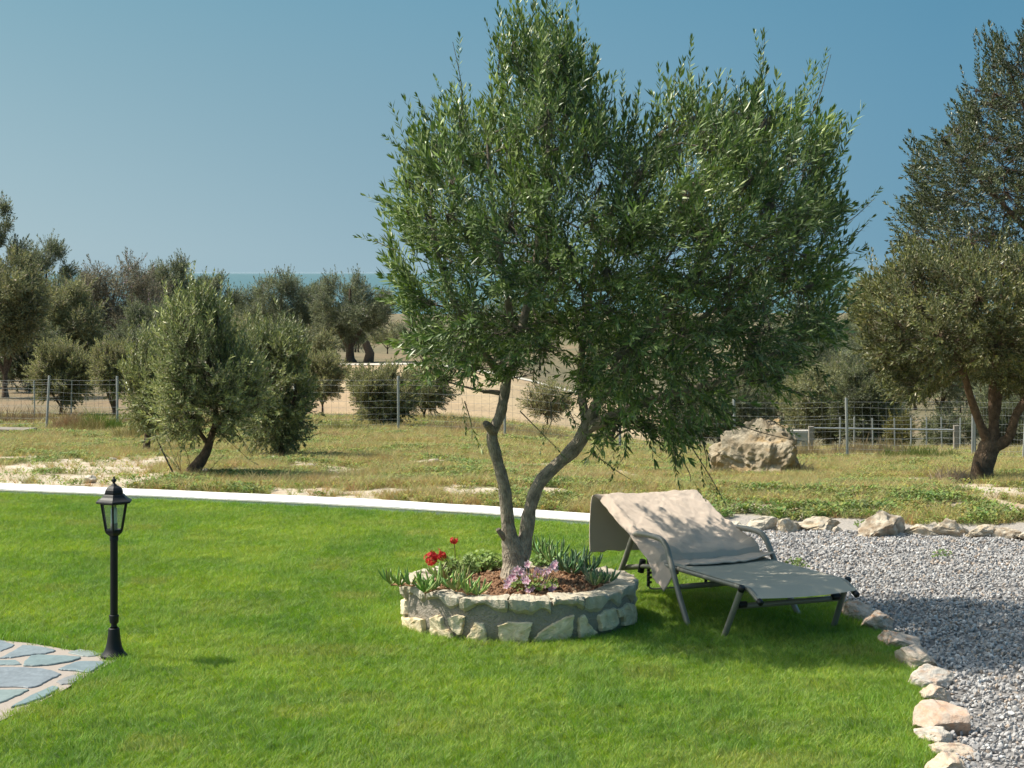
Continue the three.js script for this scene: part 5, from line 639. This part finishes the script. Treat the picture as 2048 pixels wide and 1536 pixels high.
{ // towel: one cloth over the back, hanging behind it and spilling on to the seat
  const mb = new MB(), NU = 150, NV = 90, front = 0.20, back = 0.82, hang = 0.42, total = front + back + hang, rows = [];
  const R = rng(3);
  for (let i = 0; i <= NU; i++) {
    const row = [];
    for (let j = 0; j <= NV; j++) {
      const t = j / NV, slide = 0.05 * (t - 0.5) + 0.02 * Math.sin(t * 5), s = i / NU * total; let u, h;
      const v0 = mix(-0.075, 0.70, t);
      if (s < front) { const f = front - s; u = -1.10 + f + slide; h = 0.352; }
      else if (s < front + back) { const k = (s - front) / back, [bu, bh] = backAt(k); u = bu + slide * (1 - k); h = bh + 0.034 + 0.03 * Math.exp(-Math.pow((k - 0.05) / 0.12, 2)); }
      else { const k = (s - front - back) / hang, a = Math.min(1, k * 6); u = -1.90 - 0.035 * Math.sin(a * Math.PI / 2) - 0.02 * Math.sin(k * 3); h = 0.689 - 0.03 * a - Math.max(0, k - 0.08) * hang * 0.95; }
      let v = v0;
      // folds
      const fold = 0.011 * fbm2(u * 3 + v * 1.6, v * 4, 3) + 0.0025 * Math.pow(1 - Math.abs(n2(u * 3.2 + v * 4.5, v * 1.5 - u * 2)), 6) + 0.016 * Math.pow(Math.max(0, Math.sin(v * 9 + u * 5 + 1.3 * n2(u * 2, v * 2))), 3) * sstep(-1.9, -1.3, u) + 0.006 * n2(u * 9 - v * 7, v * 8);
      h += Math.max(-0.004, fold);
      // sides drop beyond the rails
      const over = Math.max(0, -0.005 - v); if (over > 0 && s < front + back) { const bulge = sstep(front, front + 0.3, s); h -= over * 1.4 * (0.35 + 0.4 * (1 - bulge)); v = -0.005 - over * 0.75; }
      // front corners: the left one hangs below the rail, the right one is ruffled
      if (s < 0.30) { const f = 1 - s / 0.30; if (t < 0.2) { const q = (0.2 - t) / 0.2; h -= q * f * 0.115; v -= q * f * 0.012; u -= q * f * 0.05; } if (t > 0.8) { const q = (t - 0.8) / 0.2; h += 0.02 * q * (0.4 + f); u += 0.02 * q; } }
      if (s > front && s < front + 0.45 && t > 0.9) h += 0.035 * (t - 0.9) / 0.1 * Math.sin((s - front) / 0.45 * Math.PI);
      if (s >= front + back) { v = mix(-0.10, 0.70, t) - 0.03 * Math.max(0, (s - front - back)) ; }
      const p = lp(u, v, h); row.push([p, i, j]);
    }
    rows.push(row);
  }
  const id = rows.map((r) => r.map(([p, i, j]) => mb.v(p.x, p.y, p.z, [1, 1, 1], i / NU * 9, j / NV * 5)));
  for (let i = 0; i < NU; i++) for (let j = 0; j < NV; j++) mb.q(id[i][j], id[i][j + 1], id[i + 1][j + 1], id[i + 1][j]);
  let geo = mb.build(); const N = geo.attributes.normal, P = geo.attributes.position, solid = new MB(), th = 0.007, cnt = P.count, idx = geo.index.array;          // give it thickness
  for (let k = 0; k < cnt; k++) solid.v(P.getX(k), P.getY(k), P.getZ(k), [1, 1, 1], mb.uv[k * 2], mb.uv[k * 2 + 1]);
  for (let k = 0; k < cnt; k++) solid.v(P.getX(k) - N.getX(k) * th, P.getY(k) - N.getY(k) * th, P.getZ(k) - N.getZ(k) * th, [1, 1, 1], mb.uv[k * 2], mb.uv[k * 2 + 1]);
  for (let k = 0; k < idx.length; k += 3) { solid.t(idx[k], idx[k + 1], idx[k + 2]); solid.t(cnt + idx[k], cnt + idx[k + 2], cnt + idx[k + 1]); }
  const rim = []; for (let j = 0; j <= NV; j++) rim.push(id[0][j]); for (let i = 1; i <= NU; i++) rim.push(id[i][NV]); for (let j = NV - 1; j >= 0; j--) rim.push(id[NU][j]); for (let i = NU - 1; i > 0; i--) rim.push(id[i][0]);
  rim.forEach((a, k) => { const b = rim[(k + 1) % rim.length]; solid.q(a, cnt + a, cnt + b, b); });
  const terry = tex(256, 256, (u, v) => 0.5 + 0.5 * n2(u * 90, v * 90) * 0.7 + 0.15 * n2(u * 200, v * 200));
  const m = single('beach_towel', solid.build(), phys({ color: rgb(0.70, 0.575, 0.475), bumpMap: terry, bumpScale: 0.005, roughness: 1, sheen: 0.5, sheenRoughness: 0.8, sheenColor: rgb(0.5, 0.42, 0.34) }), 'beige terry towel draped over the raised back of the lounger', 'towel'); m.position.copy(LO);
}

// ---------------------------------------------------------------- plants in the planter and the gravel
const soilY = 0.255, greenM = phys({ vertexColors: true, roughness: 1, transmission: 0.25, thickness: 0, side: THREE.DoubleSide, clearcoat: 0.25, clearcoatRoughness: 0.4 });
const onPlanter = (px, py, h) => { const Z = F * (EYE - h) / (py - HORIZON); return V((px - 1024) / F * Z, h, -Z); };
function icePlant(label, heads, c, seed, L = 0.085) {                     // heads: [px, py, height above ground]
  const R = rng(seed), P = heads.map(([a, b, h]) => onPlanter(a, b, h)), g = thing('ice_plant', label, 'succulent', P[0]), fm = phys({ vertexColors: true, roughness: 0.55, clearcoat: 0.2, clearcoatRoughness: 0.4 });
  const st = new MB(), stems = P.map((p) => p.clone().sub(P[0])); for (let k = 1; k < stems.length; k++) st.tube(spline([stems[k - 1], stems[k - 1].clone().lerp(stems[k], 0.5).add(V(0, 0.008, 0.01)), stems[k]], 6), 0.006, 6, [1, 1, 1]); if (stems.length > 1) part(g, 'stem', st.build(), std({ color: rgb(0.30, 0.16, 0.08) }));
  for (const s of stems) { const mb = new MB(), n = 9 + Math.floor(R() * 5); for (let k = 0; k < n; k++) { const a = k / n * 6.283 + R(), out = 0.3 + 1.0 * R(), l = L * (0.7 + 0.55 * R()), d = V(Math.cos(a) * out, 1, Math.sin(a) * out).normalize(), q = s.clone().add(V(Math.cos(a) * 0.012, 0.004 + 0.012 * R(), Math.sin(a) * 0.012)), cc = c.map((v) => v * (0.75 + 0.5 * R())); mb.tube([q, q.clone().addScaledVector(d, l * 0.35).add(V(Math.cos(a) * l * 0.08, 0, Math.sin(a) * l * 0.08)), q.clone().addScaledVector(d, l * 0.75), q.clone().addScaledVector(d, l).add(V(-Math.cos(a) * l * 0.06, 0, -Math.sin(a) * l * 0.06))], [0.0045, 0.0068, 0.0055, 0.001], 5, cc); } part(g, 'leaf_rosette', mb.build(), fm); }
}
const IG = [0.19, 0.285, 0.06], IB = [0.085, 0.175, 0.07];
icePlant('sprawling ice plant with finger leaves spilling over the planter rim by the red flowers', [[900, 1178, 0.29], [868, 1180, 0.295], [845, 1172, 0.295], [822, 1172, 0.29], [800, 1172, 0.28], [783, 1170, 0.27], [890, 1165, 0.27], [912, 1182, 0.29], [935, 1188, 0.28], [955, 1192, 0.27], [925, 1165, 0.27], [850, 1186, 0.29], [875, 1155, 0.27]], IG, 1, 0.10);
icePlant('light green ice plant behind the trunk in the planter', [[1085, 1118, 0.28], [1100, 1124, 0.28], [1118, 1118, 0.28], [1075, 1108, 0.28], [1110, 1132, 0.27], [1095, 1108, 0.28]], [0.15, 0.26, 0.07], 2, 0.12);
icePlant('dark blue green ice plant on the planter side toward the lounger', [[1150, 1142, 0.27], [1170, 1148, 0.27], [1135, 1135, 0.27], [1160, 1130, 0.27], [1185, 1142, 0.28], [1145, 1150, 0.27], [1128, 1145, 0.27]], IB, 3, 0.115);
icePlant('small blue green ice plant on the rim below the dark one', [[1205, 1168, 0.29], [1190, 1172, 0.28], [1218, 1165, 0.29], [1182, 1160, 0.28]], [0.13, 0.2, 0.085], 4, 0.085);
function roundLeaf(mb, o, dir, size, c, R) { const side = V().crossVectors(dir, V(0.2, 1, 0.1)).normalize(), f = V().crossVectors(side, dir).normalize(), m = mb.v(o.x, o.y, o.z, c), ring = []; for (let k = 0; k <= 10; k++) { const a = k / 10 * 5.6 + 0.34, r = size * (0.85 + 0.18 * Math.cos(a * 5)), p = o.clone().addScaledVector(side, Math.sin(a) * r).addScaledVector(f, -Math.cos(a) * r).addScaledVector(dir, 0.22 * r + 0.08 * size * Math.cos(a * 5)); ring.push(mb.v(p.x, p.y, p.z, c)); } for (let k = 0; k < 10; k++) mb.t(m, ring[k], ring[k + 1]); }
function flower(mb, o, dir, size, c, c2, n = 5) { const side = V().crossVectors(dir, V(0.3, 1, 0.2)).normalize(), f = V().crossVectors(side, dir).normalize(); for (let k = 0; k < n; k++) { const a = k / n * 6.283, q = (t, s) => o.clone().addScaledVector(side, (Math.cos(a) * t - Math.sin(a) * s) * size).addScaledVector(f, (Math.sin(a) * t + Math.cos(a) * s) * size).addScaledVector(dir, t * size * 0.35), P = (t, s, col) => { const p = q(t, s); return mb.v(p.x, p.y, p.z, col); }; const a0 = P(0.05, 0, c2), b = P(0.6, 0.33, c), d = P(0.6, -0.33, c), m = P(0.55, 0, c2), e = P(1, 0.15, c), h = P(1, -0.15, c); mb.t(a0, m, b); mb.t(a0, d, m); mb.q(m, h, e, b); mb.t(m, d, h); } }
function leafy(g, cx, cy, cz, w, h, n, size, c0, c1, seed) { const R = rng(seed), mb = new MB(), st = new MB(); for (let k = 0; k < n; k++) { const a = R() * 6.283, d = w * Math.sqrt(R()), x = cx + Math.cos(a) * d, z = cz + Math.sin(a) * d * 0.8, y = cy + h * (0.25 + 0.75 * R()) * (1 - 0.5 * (d / w) ** 2), c = mix3(c0, c1, R()); roundLeaf(mb, V(x, y, z), V((R() - 0.5) * 1.3, 0.8, (R() - 0.2) * 1.3).normalize(), size * (0.6 + 0.7 * R()), c, R); if (k % 2 === 0) st.tube([V(cx + (x - cx) * 0.4, cy, cz + (z - cz) * 0.4), V(x, y, z)], 0.0018, 4, [1, 1, 1], false); } part(g, 'leaves', mb.build(), greenM, 'stuff'); part(g, 'stems', st.build(), std({ color: rgb(0.22, 0.24, 0.08) }), 'stuff'); }
{ // red geranium
  const b = onPlanter(905, 1150, soilY), g = thing('red_geranium', 'geranium with bright red flower heads in the planter', 'flower', b), R = rng(5);
  leafy(g, 0.04, 0, 0, 0.13, 0.13, 130, 0.019, [0.11, 0.20, 0.03], [0.22, 0.30, 0.05], 6);
  const heads = [[861, 1118, 0.05, 46], [872, 1108, 0.045, 36], [884, 1112, 0.03, 20], [908, 1080, 0.026, 16]], rm = phys({ vertexColors: true, roughness: 0.8, transmission: 0.2, thickness: 0, side: THREE.DoubleSide });
  for (const [px, py, r, n] of heads) { const p = at(px, py, -b.z).sub(b), mb = new MB(), st = new MB(), rr = r * 0.75; for (let k = 0; k < n; k++) { const u = R() * 2 - 1, a = R() * 6.283, w = Math.sqrt(1 - u * u), d = V(Math.cos(a) * w, u, Math.sin(a) * w); const j = 0.7 + 0.5 * R(); flower(mb, p.clone().addScaledVector(d, rr), d, 0.014, [0.62 * j, 0.012 * j, 0.016 * j], [0.5 * j, 0.008, 0.01]); } st.tube(spline([V(0.02, 0, 0), p.clone().multiplyScalar(0.6).add(V(0.01, 0.01, 0)), p], 8), 0.003, 5); part(g, 'flower_head', mb.build(), rm); part(g, 'flower_stem', st.build(), std({ color: rgb(0.24, 0.2, 0.08) })); }
}
{ const b = onPlanter(965, 1140, soilY), g = thing('leafy_plant', 'bushy light green leafy plant left of the tree trunk in the planter', 'plant', b); leafy(g, 0, 0, 0, 0.16, 0.13, 330, 0.016, [0.12, 0.22, 0.03], [0.24, 0.34, 0.05], 7); }
{ const b = onPlanter(1080, 1135, soilY), g = thing('leafy_plant', 'low green leafy plant right of the tree trunk behind the pink flowers', 'plant', b); leafy(g, 0, 0, 0, 0.07, 0.09, 90, 0.015, [0.10, 0.20, 0.03], [0.2, 0.3, 0.05], 8); }
{ // pink pelargonium
  const b = onPlanter(1068, 1180, soilY), g = thing('pink_geranium', 'geranium with pale pink and white flowers at the planter front', 'flower', b), R = rng(9), mb = new MB(), dry = new MB();
  leafy(g, 0, 0, 0, 0.15, 0.10, 140, 0.018, [0.13, 0.22, 0.03], [0.26, 0.34, 0.06], 10);
  const fm = phys({ vertexColors: true, roughness: 0.85, transmission: 0.25, thickness: 0, side: THREE.DoubleSide });
  const spots = [[1015, 1168], [1030, 1140], [1040, 1146], [1050, 1155], [1058, 1132], [1072, 1145], [1085, 1150], [1098, 1138], [1108, 1132], [1052, 1165], [1085, 1168], [1060, 1190], [1082, 1186], [1102, 1180], [1110, 1186], [1100, 1192], [1018, 1160], [1072, 1152], [1090, 1140], [1028, 1156]];
  for (const [px, py] of spots) { const m = new MB(), p = at(px, py, -b.z - 0.10 + 0.12 * R()).sub(b); p.y = Math.max(p.y, 0.02); const n = 2 + Math.floor(R() * 3); for (let k = 0; k < n; k++) { const d = V((R() - 0.5) * 1.3, 0.3 + 0.5 * R(), 0.9).normalize(); flower(m, p.clone().add(V((R() - 0.5) * 0.03, (R() - 0.5) * 0.03, (R() - 0.5) * 0.02)), d, 0.021 + 0.004 * R(), mix3([0.80, 0.62, 0.68], [0.84, 0.78, 0.80], R()), [0.50, 0.16, 0.27]); } part(g, 'flower_cluster', m.build(), fm); }
  for (let k = 0; k < 60; k++) { const a = R() * 6.283, d = 0.14 * Math.sqrt(R()), h = 0.05 + 0.09 * R(); dry.tube([V(Math.cos(a) * d * 0.5, 0, Math.sin(a) * d * 0.5), V(Math.cos(a) * d, h, Math.sin(a) * d * 0.8)], 0.0022, 4, mix3([0.35, 0.18, 0.08], [0.45, 0.32, 0.15], R()), false); } part(g, 'dry_stems', dry.build(), std({ vertexColors: true }), 'stuff');
}
for (const [px, py, n, w, seed, label] of [[1592, 1142, 60, 0.11, 20, 'green weed growing in gravel right behind the lounger'], [1885, 1122, 26, 0.08, 21, 'sparse green weed growing alone in the gravel'], [1722, 1058, 24, 0.06, 22, 'little green weed beside the dark peaked stone']]) { const b = groundPix(px, py), g = thing('gravel_weed', label, 'weed', b.add(V(0, 0.012, 0))); leafy(g, 0, 0, 0, w, 0.09, n, 0.014, [0.10, 0.18, 0.03], [0.2, 0.26, 0.06], seed); }

renderer.render(scene, camera);
